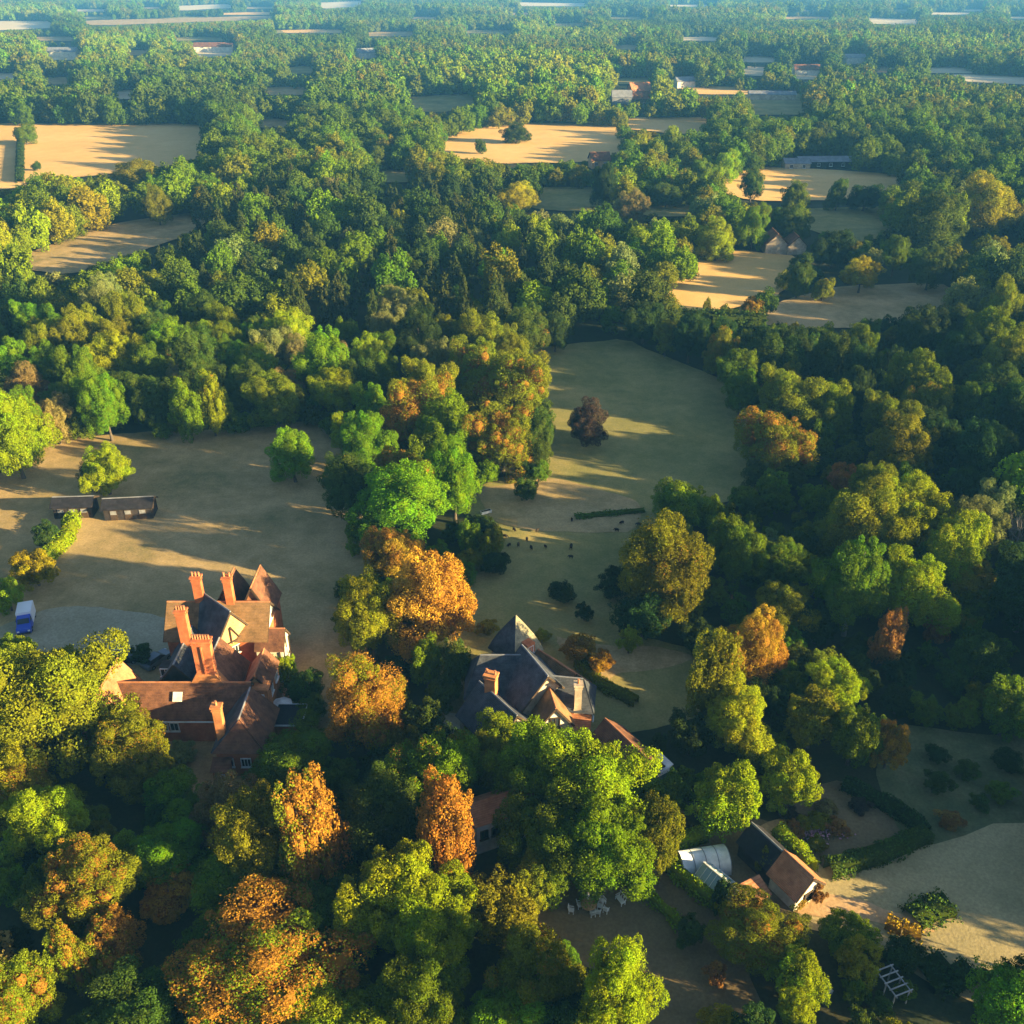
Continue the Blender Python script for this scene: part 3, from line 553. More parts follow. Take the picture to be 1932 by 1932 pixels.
def crown(name, seed, shape, nleaf, lsize, nblob, mat, core=True, sat=7):
    rg = np.random.default_rng(seed)
    if shape in ('dome', 'oval', 'broad'):
        d = unit(rg.normal(0, 1, (nblob * 4, 3))); d = d[d[:, 2] > (-.8 if shape != 'broad' else -.6)]
        sel = []                                   # spread the main boughs unevenly
        for q in d:
            if all(np.dot(q, p) < rg.uniform(.80, .97) for p in sel): sel.append(q)
            if len(sel) >= nblob: break
        d = np.array(sel); rad = rg.uniform(.38, .84, len(d)) + .08 * wob(d, 2.2, seed)
        c = d * rad[:, None]
        if shape == 'oval': c[:, :2] *= (1 - .42 * np.clip(c[:, 2:], 0, 1)) * (1 - .15 * np.clip(-c[:, 2:], 0, 1))
        r = rg.uniform(.15, .34, len(d))
        inner = rg.normal(0, .22, (6, 3)); c = np.vstack([c, inner]); r = np.r_[r, np.full(6, .36)]
    elif shape in ('cone', 'column'):
        z = rg.uniform(-1, .93, nblob); a = rg.uniform(0, 2 * np.pi, nblob)
        pr = (1 - (z + 1) / 2) ** .8 * .8 + .04 if shape == 'cone' else np.sqrt(np.clip(1 - z * z, 0, 1)) * .7 + .04
        pr = pr * rg.uniform(.6, 1.1, nblob)
        c = np.stack([np.cos(a) * pr, np.sin(a) * pr, z], 1); r = .07 + .17 * (1 - (z + 1) / 2) * rg.uniform(.6, 1.2, nblob)
        if shape == 'column': r = np.full(nblob, .22)
    elif shape == 'droop':
        z = rg.uniform(-1, .8, nblob); a = rg.uniform(0, 2 * np.pi, nblob); pr = (.55 + .3 * np.cos(z * 1.5)) * rg.uniform(.5, .95, nblob) * np.sqrt(np.clip(1.05 - np.clip(z, 0, 1) ** 2, 0, 1))
        c = np.stack([np.cos(a) * pr, np.sin(a) * pr, z], 1); r = rg.uniform(.13, .24, nblob)
    nm = len(c); own = np.arange(nm)
    if sat:                                        # smaller sprays of leaves on each bough
        dn = unit(rg.normal(0, 1, (nm * sat, 3)) + unit(np.repeat(c, sat, 0) + 1e-3) * .75); rs = np.repeat(r, sat)
        cs_ = np.repeat(c, sat, 0) + dn * (rs * rg.uniform(.6, 1.3, nm * sat))[:, None]; r2 = rs * rg.uniform(.2, .55, nm * sat)
        own = np.r_[own, np.repeat(np.arange(nm), sat)]; c = np.vstack([c, cs_]); r = np.r_[r, r2]
    w = r ** 2 * np.r_[np.full(nm, .45), np.ones(len(r) - nm)]; w /= w.sum(); M = int(nleaf * 2.4); bi = rg.choice(len(c), size=M, p=w)
    dn = unit(rg.normal(0, 1, (M, 3)) + np.array([0, 0, .1])); cc, rr = c[bi], r[bi]
    p = cc + dn * (rr * rg.normal(.98, .12, M))[:, None]
    keep = ((dn * unit(cc + 1e-3)).sum(1) > -.5) & (p[:, 2] > -1.02)
    for i in range(len(c)):   # drop leaves buried in other clumps
        if r[i] < .1: continue
        q = ((p - c[i]) ** 2).sum(1) < (r[i] * .78) ** 2
        keep &= ~(q & (bi != i))
    idx = np.where(keep)[0][:nleaf]; p, dn, bi = p[idx], dn[idx], bi[idx]
    b0 = np.clip(.5 + .26 * wob(c[:nm], 1.7, seed * 1.7) * .8 + rg.normal(0, .14, nm), 0, 1)
    brn = np.clip(b0[own[bi]] + rg.normal(0, .12, len(c))[bi], 0, 1)
    nr = unit(dn + unit(p) * .25 + np.array([0, 0, .1]))
    co = None
    if core:
        vs, fs, n = [], [], 0
        for i in range(nm):
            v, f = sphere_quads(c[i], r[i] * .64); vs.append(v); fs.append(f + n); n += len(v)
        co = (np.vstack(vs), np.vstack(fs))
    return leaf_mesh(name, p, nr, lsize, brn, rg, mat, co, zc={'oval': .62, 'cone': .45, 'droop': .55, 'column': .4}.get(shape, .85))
LEAF = MATS['leaf']; LW = MATS['leaf_wood']
PRO = {}
for k in range(5): PRO['dome', 2, k] = crown('dome_crown', 11 + k, 'dome', 38000, .033, 34, LEAF)
for k in range(4): PRO['oval', 2, k] = crown('oval_crown', 31 + k, 'oval', 36000, .033, 32, LEAF)
for k in range(2): PRO['broad', 2, k] = crown('broad_crown', 51 + k, 'broad', 46000, .030, 46, LEAF)
for k in range(3):
    PRO['dome', 1, k] = crown('dome_crown_small', 71 + k, 'dome', 15000, .052, 26, LEAF)
    PRO['oval', 1, k] = crown('oval_crown_small', 81 + k, 'oval', 15000, .052, 26, LEAF)
for k in range(3): PRO['dome', 0, k] = crown('shrub_crown', 91 + k, 'dome', 6000, .085, 18, LEAF)
for k in range(2): PRO['cone', 2, k] = crown('conifer_crown', 101 + k, 'cone', 11000, .06, 130, LEAF, sat=2)
for k in range(2): PRO['droop', 2, k] = crown('weeping_crown', 111 + k, 'droop', 11000, .06, 60, LEAF, sat=3)
PRO['column', 2, 0] = crown('column_crown', 121, 'column', 4000, .12, 50, LEAF, sat=2)
NPRO = {}
for (s, l, k) in PRO: NPRO[s, l] = NPRO.get((s, l), 0) + 1
def tube(mb_v, mb_f, p, q, r0, r1, n=6):
    d = (q - p).normalized(); up = Vector((0, 0, 1)) if abs(d.z) < .9 else Vector((1, 0, 0)); a = d.cross(up).normalized(); b = a.cross(d); o = len(mb_v)
    for e, r in ((p, r0), (q, r1)):
        for i in range(n):
            t = 2 * math.pi * i / n; mb_v.append(e + (a * math.cos(t) + b * math.sin(t)) * r)
    for i in range(n): mb_f.append((o + i, o + (i + 1) % n, o + n + (i + 1) % n, o + n + i))
def trunk_mesh(seed, mat, bare=False):
    """unit tree: base at z=0, crown centre at z=1, limbs reach out 0.7"""
    rd = random.Random(seed); v, f = [], []; p = Vector((0, 0, -.03)); r = .045 if bare else .075
    for i in range(4):
        q = p + Vector((rd.uniform(-.03, .03), rd.uniform(-.03, .03), .26)); tube(v, f, p, q, r * (1.35 if i == 0 else 1), r * .84, 8); p = q; r *= .84
        if i > 1 or bare:
            for k in range(4 if bare else 3):
                a = rd.uniform(0, 6.28); e = p + Vector((math.cos(a) * rd.uniform(.3, .6), math.sin(a) * rd.uniform(.3, .6), rd.uniform(.2, .5)))
                md = p.lerp(e, .5) + Vector((0, 0, -.05)); tube(v, f, p, md, r * .55, r * .36, 5); tube(v, f, md, e, r * .36, r * .12, 5)
                if bare:
                    for j in range(14):
                        s = p.lerp(e, rd.uniform(.3, 1)); g = s + Vector((rd.uniform(-.2, .2), rd.uniform(-.2, .2), rd.uniform(.15, .4))); tube(v, f, s, g, r * .16, r * .05, 3)
    e = p + Vector((0, 0, .4)); tube(v, f, p, e, r, r * .2, 6)
    me = bpy.data.meshes.new('trunk'); me.from_pydata(v, [], f); me.update(); me.materials.append(mat); return me
TRK = [trunk_mesh(200 + k, MATS['bark']) for k in range(3)]; BARE = [trunk_mesh(220 + k, MATS['pale_bark'], True) for k in range(2)]; PTRK = trunk_mesh(230, MATS['pale_bark'])
COL = {'lime': (.22, .295, .006), 'green': (.135, .235, .006), 'mid': (.105, .17, .008), 'olive': (.165, .185, .009), 'yellow': (.28, .27, .008), 'dark': (.038, .07, .014), 'deep': (.065, .105, .013),
       'orange': (.46, .20, .024), 'brown': (.31, .17, .04), 'rust': (.40, .165, .035), 'tan': (.24, .19, .06), 'plum': (.062, .045, .032), 'gold': (.36, .23, .02), 'conifer': (.06, .085, .018), 'pale': (.19, .22, .06)}
trd = random.Random(3)
PLACED = []      # (x, y, r, bbox in pixels, depth)
def tree(x, y, r, a, c, shape, colour, autumn=0.0, label=None, cat='tree', group=None, name=None, kind=None, trunkmat=None, lean=0):
    """x, y base; r crown radius; a crown half-height; c height of the crown's centre"""
    lod = 2 if (r > 3.6 or shape in ('cone', 'droop', 'column', 'broad')) else (1 if r > 1.7 else 0)
    sh = shape if (shape, lod) in NPRO else 'dome'
    nm = name or {'cone': 'conifer_tree', 'droop': 'weeping_tree', 'bare': 'bare_tree'}.get(shape, 'broadleaf_tree' if cat == 'tree' else 'shrub')
    e = empty(nm, (x, y, 0), trd.uniform(0, 6.28)); tag(e, label, cat, group)
    j = lambda s=.08: 1 + trd.uniform(-s, s)
    if shape == 'bare':
        t = bpy.data.objects.new('trunk', BARE[trd.randrange(2)]); t.scale = (r, r, c * .95); link(t, e); return e
    o = bpy.data.objects.new('crown', PRO[sh, lod, trd.randrange(NPRO[sh, lod])]); o.location = (0, 0, c); o.scale = (r * 1.06, r * 1.06 * j(), a * 1.04)
    o.rotation_euler = (R(trd.uniform(-6, 6)), R(trd.uniform(-6, 6)), 0)
    cl = COL[colour]; k = trd.uniform(.88, 1.12); o.color = (cl[0] * k * j(.1), cl[1] * k, cl[2] * k, autumn); link(o, e)
    t = bpy.data.objects.new('trunk', trunkmat or TRK[trd.randrange(3)]); tr = max(r * .8, c * .28); t.scale = (min(r, tr), min(r, tr), c); link(t, e)
    return e
def fit(x0, y0, x1, y1, clear=.02):
    """crown bounding box in overview pixels -> ground position and size of the tree"""
    cx, cy_ = (x0 + x1) / 2, (y0 + y1) / 2; c = 6.0
    for _ in range(12):
        p = at(cx, cy_, c); d = proj(p.x, p.y, c)[2]; s = FOC / d
        ph = PITCH + math.atan((cy_ - 966) / FOC); r = (x1 - x0) / 2 / s; b = (y1 - y0) / 2 / s
        a = math.sqrt(max(b * b - (r * math.sin(ph)) ** 2, 0)) / math.cos(ph); a = max(a, .62 * r); a = min(a, 2.6 * r)
        c = a * (1 + clear) + .15
    return p.x, p.y, r, a, c
def register(x, y, r, a, c):
    u, v, d = proj(x, y, c); s = FOC / d; ph = PITCH + math.atan((v - 966) / FOC)
    b = s * math.sqrt((a * math.cos(ph)) ** 2 + (r * math.sin(ph)) ** 2); PLACED.append((x, y, r, (u - r * s, v - b, u + r * s, v + b), d))
HERO = [
 # foreground, left
 ((-30, 1195, 225, 1475), 'dome', 'olive', 0, 'huge olive green tree left of the manor, hiding its forecourt corner'),
 ((165, 1335, 325, 1500), 'dome', 'olive', .05, 'rounded olive tree at the manor end of the huge left tree'),
 ((-60, 1400, 95, 1560), 'dome', 'yellow', .1, 'yellow tinged tree cut by the left edge below the huge olive tree'),
 ((20, 1475, 160, 1620), 'dome', 'lime', 0, 'lime yellow rounded tree near the left edge below the dark gap'),
 ((240, 1535, 400, 1680), 'dome', 'green', 0, 'fresh green tree below the dark gap in front of the manor'),
 ((75, 1575, 250, 1760), 'oval', 'olive', 0.22, 'golden olive feathery tree in the lower left'),
 ((262, 1632, 375, 1730), 'dome', 'orange', 0.2, 'small vivid orange tree in the lower left wood'),
 ((155, 1710, 270, 1840), 'oval', 'olive', 0.42, 'orange and olive tree left of the great orange dome'),
 ((90, 1750, 170, 1880), 'oval', 'olive', 0.3, 'narrow tawny tree in the lower left wood'),
 ((355, 1718, 655, 1935), 'broad', 'olive', 0.68, 'great orange brown domed tree at the bottom of the picture'),
 ((-60, 1800, 110, 1990), 'oval', 'olive', 0.3, 'tawny gold tree in the bottom left corner'),
 ((395, 1485, 560, 1690), 'dome', 'olive', 0, 'olive tree in front of the manor beside a brown tree'),
 ((515, 1445, 655, 1690), 'oval', 'olive', 0.42, 'brown and olive tall tree between manor and narrow orange tree'),
 ((470, 1378, 645, 1490), 'dome', 'mid', 0, 'mid green spreading tree hiding the front corner of the manor'),
 ((640, 1450, 800, 1640), 'dome', 'deep', 0, 'dark green tree left of the narrow orange tree'),
 ((785, 1442, 906, 1690), 'oval', 'orange', .4, 'tall narrow orange tree in front of the white cottage'),
 ((650, 1585, 830, 1790), 'dome', 'lime', 0, 'bright lime tree below the dark green tree at bottom centre'),
 ((730, 1650, 920, 1850), 'dome', 'lime', 0, 'largest bright lime tree at bottom centre'),
 ((360, 1590, 560, 1760), 'dome', 'green', 0, 'green tree just above the great orange dome'),
 ((500, 1640, 680, 1800), 'dome', 'mid', .06, 'mid green tree at the right shoulder of the great orange dome'),
 ((500, 1860, 720, 2020), 'dome', 'lime', 0, 'lime tree on the bottom edge right of the great orange dome'),
 ((690, 1800, 880, 1990), 'dome', 'mid', 0, 'mid green tree on the bottom edge below the lime trees'),
 ((860, 1840, 1070, 2020), 'dome', 'green', 0, 'green tree on the bottom edge left of the yellow lime tree'),
 ((120, 1860, 360, 2030), 'dome', 'deep', .05, 'dark green tree on the bottom edge left of the great orange dome'),
 ((870, 1650, 1010, 1790), 'dome', 'olive', 0, 'olive tree left of the garden chairs'),
 ((965, 1608, 1056, 1720), 'oval', 'olive', 0, 'small pointed olive tree above the garden chairs'),
 ((930, 1740, 1110, 1930), 'dome', 'olive', .05, 'olive lime tree below left of the garden chairs'),
 ((1080, 1765, 1250, 2000), 'oval', 'lime', 0, 'yellow lime tree at the bottom beside the brown lawn'),
 # centre
 ((925, 1355, 1110, 1560), 'dome', 'green', 0, 'bright green tree right in front of the slate roofed house'),
 ((1010, 1370, 1215, 1600), 'dome', 'lime', 0, 'lime green tree left of the small red roofed house'),
 ((955, 1500, 1130, 1690), 'dome', 'mid', 0, 'mid green tree right of the white cottage'),
 ((1050, 1490, 1240, 1700), 'dome', 'green', 0, 'big bright green tree above the garden chairs'),
 ((1195, 1475, 1282, 1660), 'oval', 'olive', 0, 'olive conical tree left of the polytunnel'),
 ((890, 1332, 985, 1440), 'oval', 'lime', 0, 'small lime tree against the lower slate roof'),
 ((602, 1232, 765, 1430), 'oval', 'olive', 0.4, 'tree half olive half orange between the two big houses'),
 ((690, 985, 800, 1110), 'dome', 'gold', 0.3, 'smaller orange tree behind the large glowing orange tree'),
 ((712, 1032, 908, 1240), 'dome', 'orange', 0.35, 'large glowing orange tree right of the manor'),
 ((638, 1080, 765, 1250), 'oval', 'yellow', .1, 'yellow olive tree between the manor and the large orange tree'),
 ((770, 1195, 840, 1300), 'oval', 'green', 0, 'small fresh green tree below the large orange tree'),
 ((828, 1205, 895, 1310), 'oval', 'deep', 0, 'small dark tree beside the slate house turret'),
 ((665, 862, 858, 1040), 'dome', 'green', .06, 'broad bright green tree in the middle of the central belt'),
 ((800, 820, 912, 990), 'oval', 'green', 0, 'upright bright green tree at the pasture edge of the belt'),
 ((602, 845, 710, 985), 'oval', 'deep', .2, 'dark tree with rusty top at the left of the belt'),
 ((705, 840, 815, 960), 'dome', 'olive', .4, 'olive tree with orange top in the central belt'),
 ((720, 705, 850, 860), 'dome', 'olive', 0.55, 'russet brown tree at the upper left of the central belt'),
 ((775, 745, 900, 880), 'dome', 'green', 0, 'green tree between two russet trees in the belt'),
 ((885, 765, 1012, 892), 'dome', 'olive', 0.5, 'russet olive tree at the pasture edge of the belt'),
 ((895, 655, 1045, 800), 'dome', 'olive', 0.3, 'golden olive tree at the top of the belt beside the pasture'),
 ((965, 765, 1055, 885), 'oval', 'deep', 0, 'dark green tree at the pasture side of the belt'),
 ((840, 640, 960, 760), 'dome', 'olive', 0.3, 'olive brown tree where the belt meets the left wood'),
 ((1066, 757, 1150, 840), 'dome', 'plum', .06, 'dark plum coloured tree standing alone in the pasture'),
 # left field
 ((503, 806, 600, 912), 'dome', 'green', 0, 'bright green round tree at the top of the left field'),
 ((154, 842, 240, 935), 'dome', 'lime', 0, 'lime green tree standing alone behind the dark sheds'),
 ((-40, 725, 80, 905), 'dome', 'lime', 0, 'olive lime tree at the left edge above the left field'),
 ((152, 692, 240, 832), 'oval', 'green', 0, 'green tree standing out in front of the dark wood edge'),
 ((318, 700, 385, 830), 'oval', 'green', 0, 'left one of a pair of trees at the dark wood edge'),
 ((362, 690, 430, 822), 'oval', 'lime', .05, 'right one of a pair of trees at the dark wood edge'),
 # centre right
 ((1172, 968, 1345, 1195), 'oval', 'olive', .03, 'tall olive tree on the right side of the pasture'),
 ((1236, 900, 1348, 1010), 'dome', 'green', 0, 'bright green round tree behind the tall olive tree'),
 ((1342, 962, 1440, 1110), 'dome', 'mid', 0, 'tree with a bare lower trunk right of the tall olive tree'),
 ((1165, 1112, 1262, 1212), 'dome', 'dark', 0, 'dark tree below the tall olive tree'),
 ((1300, 1150, 1402, 1402), 'oval', 'olive', .05, 'tall yellow olive tree right of the slate roofed house'),
 ((1368, 1132, 1488, 1300), 'oval', 'gold', 0.4, 'tall orange tree beside the yellow olive tree'),
 ((1325, 1285, 1455, 1430), 'dome', 'yellow', .05, 'yellow green tree below the tall orange tree'),
 ((1545, 905, 1700, 1080), 'dome', 'olive', 0, 'olive tree at the left of the tall group on the right'),
 ((1640, 900, 1780, 1040), 'dome', 'lime', 0, 'highest lime tree of the tall group on the right'),
 ((1550, 1000, 1680, 1180), 'oval', 'mid', 0, 'shaded green tree with slim trunks in the tall group'),
 ((1655, 1045, 1790, 1190), 'dome', 'lime', 0, 'front lime tree with pale trunk in the tall group'),
 ((1745, 950, 1865, 1120), 'dome', 'lime', 0, 'yellow green tree at the right of the tall group'),
 ((1790, 1060, 1885, 1150), 'dome', 'yellow', 0, 'small yellow lime tree on the right flank of the tall group'),
 ((1645, 1138, 1712, 1258), 'oval', 'brown', 0.2, 'rust brown tree hanging under the tall lime group'),
 ((1745, 1138, 1802, 1215), 'oval', 'rust', .2, 'smaller rust red tree under the right of the tall group'),
 ((1398, 768, 1530, 900), 'dome', 'olive', 0.25, 'brown orange tree at the far edge of the pasture'),
 ((1425, 695, 1545, 815), 'dome', 'olive', .05, 'olive tree behind the brown orange tree by the pasture'),
 ((1520, 715, 1622, 820), 'dome', 'lime', 0, 'lime tree at the right of the brown orange tree'),
 ((1566, 872, 1620, 935), 'dome', 'rust', .3, 'little rust orange tree in the right hand wood'),
 ((1515, 1240, 1640, 1350), 'dome', 'lime', 0, 'lime tree in front of the rust red drooping tree'),
 ((1478, 1300, 1590, 1420), 'dome', 'olive', 0, 'olive tree above the flower garden'),
 ((1560, 1330, 1660, 1450), 'dome', 'mid', 0, 'green tree left of the yellow crown by the rough meadow'),
 ((1640, 1360, 1718, 1455), 'dome', 'gold', 0, 'bright yellow tree at the edge of the rough meadow'),
 ((1305, 1432, 1425, 1572), 'dome', 'lime', 0, 'rounded lime tree above the polytunnel'),
 ((1440, 1412, 1545, 1530), 'dome', 'lime', 0, 'lime tree above the long barn roof'),
 ((1380, 1375, 1490, 1460), 'dome', 'mid', 0, 'green tree between the two lime trees above the barn'),
 ((1265, 1340, 1345, 1430), 'dome', 'dark', 0, 'small dark tree beside the lawn of the slate house'),
 # lower right
 ((1345, 1690, 1512, 1835), 'broad', 'olive', 0.35, 'spreading bronze gold tree below the barn'),
 ((1455, 1790, 1560, 1900), 'oval', 'lime', 0, 'lime upright tree below the bronze gold tree'),
 ((1545, 1722, 1650, 1800), 'dome', 'green', 0, 'green bushy tree beside the sunlit track'),
 ((1575, 1775, 1660, 1860), 'dome', 'yellow', 0, 'yellow lime bushy tree left of the pergola'),
 ((1465, 1860, 1540, 1950), 'oval', 'lime', 0, 'lime tree on the bottom edge left of the pergola'),
 ((1850, 1820, 1970, 1960), 'dome', 'green', 0, 'dark fresh green tree in the bottom right corner'),
 ((1345, 1655, 1380, 1730), 'column', 'dark', 0, 'slim dark cypress at the end of the greenhouse'),
 ((1325, 557, 1341, 612), 'column', 'olive', 0, 'slim columnar tree beyond the pasture hedge'),
 ((1795, 335, 1925, 445), 'dome', 'yellow', 0, 'great yellow green round tree far off at the right'),
 ((1690, 360, 1830, 480), 'dome', 'deep', 0, 'great dark round tree left of the far yellow green one'),
 ((1590, 488, 1662, 545), 'dome', 'yellow', .05, 'yellow topped tree with bare trunk beyond the right wood'),
 ((935, 345, 1015, 402), 'dome', 'yellow', 0, 'yellow green tree at the top of the conifer wood'),
 ((150, 870, 200, 930), 'oval', 'dark', 0, 'dark small tree tucked against the lone lime tree'),
 # trees in front of and between the middle-distance fields
 ((1395, 318, 1443, 380), 'oval', 'deep', 0, 'dark upright tree at the left end of the right golden field'), ((1475, 342, 1532, 398), 'dome', 'mid', 0, 'round tree on the lower edge of the right golden field'), ((1560, 338, 1602, 396), 'dome', 'deep', 0, 'dark tree above the grey green far meadow, left of a broader one'), ((1596, 348, 1668, 398), 'dome', 'dark', 0, 'broad dark tree above the grey green far meadow'),
 ((1302, 298, 1352, 348), 'dome', 'green', 0, 'green tree left of a lime tree by the right golden field'), ((1342, 286, 1394, 344), 'dome', 'lime', .1, 'lime tree by the upper left corner of the right golden field'), ((1190, 252, 1226, 300), 'oval', 'lime', 0, 'pointed lime tree below the small far golden strip'), ((1250, 236, 1286, 288), 'oval', 'lime', 0, 'pointed lime tree right of another below the far golden strip'),
 ((1112, 302, 1172, 395), 'oval', 'dark', 0, 'tall dark tree right of the small far meadow'), ((1160, 362, 1222, 420), 'dome', 'tan', .1, 'tan olive tree right of the conifer wood'), ((1222, 346, 1292, 392), 'dome', 'deep', 0, 'wide dark tree below the far golden fields'), ((1310, 412, 1394, 492), 'dome', 'lime', 0, 'big lime tree at the top corner of the striped golden field'), ((1392, 388, 1452, 470), 'dome', 'mid', 0, 'tree left of the pale gabled houses'),
 ((1455, 392, 1530, 462), 'dome', 'deep', 0, 'dark tree rising behind the pale gabled houses'), ((1535, 428, 1612, 505), 'dome', 'dark', 0, 'dark tree right of the pale gabled houses'), ((1478, 492, 1536, 562), 'oval', 'deep', 0, 'dark upright tree between the two striped fields'), ((1532, 520, 1575, 568), 'dome', 'olive', .1, 'olive tree at the edge of the lower striped field'), ((1660, 440, 1720, 520), 'oval', 'mid', 0, 'tall tree at the right of the grey green far meadow'),
 ((1720, 470, 1790, 548), 'dome', 'deep', 0, 'dark tree above the lower striped field'), ((205, 300, 300, 360), 'dome', 'olive', 0, 'olive tree below the far left golden field'), ((270, 352, 322, 425), 'oval', 'olive', 0, 'upright olive tree beside the left stubble field'),
]
for bb, sh, co, au, lb in HERO:
    p = fit(*bb, clear=.35 if 'trunk' in lb else .02); tree(*p, sh, co, au, lb, trunkmat=PTRK if 'pale trunk' in lb or 'slim trunks' in lb else None); register(*p)
SHRUB = [
 ((992, 866, 1040, 912), 'mid', 'rounded bush by the sunlit slope of the pasture'), ((970, 900, 1018, 946), 'deep', 'dark bush standing alone on the sunlit slope'),
 ((862, 980, 915, 1050), 'mid', 'bush at the foot of the central belt, left of another'), ((900, 990, 950, 1060), 'olive', 'olive bush at the foot of the central belt'),
 ((905, 1035, 965, 1085), 'dark', 'low dark bush at the lower edge of the belt'), ((1030, 1095, 1085, 1140), 'dark', 'dark round bush in the shaded part of the pasture'), ((1085, 1135, 1120, 1172), 'dark', 'dark low bush near the foot of the pasture'),
 ((1128, 1060, 1200, 1130), 'dark', 'dark bush under the tall olive tree'), ((1055, 1198, 1130, 1250), 'gold', 'yellow gold shrub right of the slate turret'), ((1110, 1225, 1160, 1275), 'gold', 'golden shrub on the dry bank'),
 ((895, 1170, 940, 1200), 'yellow', 'small yellow bush left of the slate turret'), ((1005, 1185, 1040, 1215), 'yellow', 'small bush right of the slate turret'), ((1165, 1180, 1210, 1235), 'lime', 'lime bush at the lower corner of the pasture'),
 ((505, 1225, 560, 1290), 'lime', 'lime shrub against the right side of the manor'), ((540, 1260, 610, 1330), 'deep', 'dark shrub between manor and half orange tree'), ((560, 1310, 620, 1370), 'mid', 'green shrub right of the manor lean-to'),
 ((25, 1035, 105, 1110), 'yellow', 'yellow lime bush at the end of the left hedge'), ((-15, 1090, 42, 1155), 'lime', 'lime bush at the left edge above the van'), ((60, 985, 110, 1035), 'dark', 'dark bush left of the sheds'), ((245, 1215, 290, 1255), 'deep', 'dark bush between parked cars and the manor'),
 ((1310, 1905, 1395, 1970), 'yellow', 'yellow bush on the bottom edge beside the brown lawn'), ((1330, 1815, 1375, 1860), 'brown', 'small brown shrub left of the bronze gold tree'), ((1270, 1730, 1330, 1790), 'deep', 'dark shrub at the lower end of the thin hedge'),
 ((1590, 1850, 1640, 1900), 'mid', 'green shrub left of the pergola'), ((1600, 1900, 1660, 1960), 'deep', 'dark shrub on the bottom edge by the pergola'), ((1520, 1575, 1560, 1610), 'olive', 'olive bush at the corner of the flower garden'), ((1530, 1670, 1560, 1705), 'brown', 'brown climber bush at the end wall of the barn'), ((1495, 1690, 1525, 1712), 'gold', 'golden bush in front of the barn wall'),
 ((1425, 1600, 1465, 1650), 'olive', 'small olive tree in the yard by the barn'), ((1635, 1878, 1692, 1930), 'deep', 'dark climber shrub against the near end of the pergola'), ((1690, 1845, 1730, 1885), 'mid', 'green shrub right of the pergola'),
 ((310, 1400, 375, 1440), 'pale', 'pale flowering shrubs in front of the manor windows'), ((1225, 1380, 1260, 1420), 'deep', 'small bush beside the white conservatory'), ((1340, 470, 1360, 490), 'lime', 'bush at the corner of the far golden field'),
 ((1745, 1455, 1800, 1500), 'deep', 'dark scrub bush in the rough meadow, nearest the yellow tree'), ((1800, 1430, 1850, 1470), 'deep', 'dark scrub bush in the middle of the rough meadow'), ((1860, 1470, 1915, 1512), 'mid', 'scrub bush at the right of the rough meadow'), ((1770, 1530, 1820, 1562), 'brown', 'brown scrub bush on the line of the right field'), ((1745, 1405, 1790, 1440), 'dark', 'dark bush at the upper end of the rough meadow'), ((1870, 1415, 1930, 1455), 'dark', 'dark bush at the upper right of the rough meadow'), ((1830, 1500, 1870, 1530), 'deep', 'small dark bush on the edge between meadow and right field'),
 ((1350, 575, 1395, 612), 'mid', 'bush right of the slim columnar tree'), ((1395, 560, 1440, 610), 'gold', 'golden bush by the far stubble gap'), ((895, 262, 918, 290), 'deep', 'lone bush in the far golden field'), ((945, 235, 1005, 266), 'deep', 'clump at the upper edge of the far golden field'), ((22, 232, 72, 272), 'mid', 'tree on the line between two far golden fields'), ((60, 305, 78, 322), 'deep', 'little bush in the far left golden field'),
]
for bb, co, lb in SHRUB:
    p = fit(*bb, clear=0.0); tree(*p, 'dome', co, 0, lb, cat='shrub', name='shrub'); register(*p)

# ------------------------------------------------------------------ the woods between: each near tree its own, the far ones one mass
def inside(px, py, poly):
    q = np.asarray(poly, float); x, y = q[:, 0], q[:, 1]; x2, y2 = np.roll(x, -1), np.roll(y, -1); res = np.zeros(len(px), bool)
    for a, b, c, d in zip(x, y, x2, y2):
        if b == d: continue
        m = ((b > py) != (d > py)) & (px < (c - a) * (py - b) / (d - b) + a); res ^= m
    return res
def silhouettes(x, y, r, a, c):
    pts = [(x, y, c + a), (x, y, c), (x - r, y, c), (x + r, y, c), (x - .7 * r, y, c + .7 * a), (x + .7 * r, y, c + .7 * a), (x - .7 * r, y - .5 * r, c - .6 * a), (x + .7 * r, y - .5 * r, c - .6 * a), (x, y - r, c * .3), (x, y, 0 * c), (x, y, c + .5 * a), (x, y, c - .5 * a), (x, y, c + .25 * a), (x, y, c - .25 * a), (x, y, c + .75 * a), (x, y, c * .2)]
    return [proj(*p) for p in pts]
def clear_mask(x, y, r, a, c):
    bad = np.zeros(len(x), bool)
    S_ = silhouettes(x, y, r, a, c)
    for poly in CLEAR:
        q = np.asarray(poly); lo, hi = q.min(0), q.max(0)
        for (u, v, d) in S_:
            m = (u > lo[0]) & (u < hi[0]) & (v > lo[1]) & (v < hi[1]) & (d > 0)
            if m.any():
                i = np.where(m)[0]; bad[i] |= inside(u[i], v[i], poly)
    return bad
def sample(y0, y1, spacing, margin_l, margin_r):
    ys = np.arange(y0, y1, spacing); X, Y = [], []
    for yy in ys:
        d = yy * math.cos(PITCH) + CAMH * math.sin(PITCH); hw = d * 966 / FOC
        xs = np.arange(-hw - margin_l, hw + margin_r, spacing); X.append(xs + rng.uniform(-.45, .45, len(xs)) * spacing); Y.append(np.full(len(xs), yy) + rng.uniform(-.45, .45, len(xs)) * spacing)
    return np.concatenate(X), np.concatenate(Y)
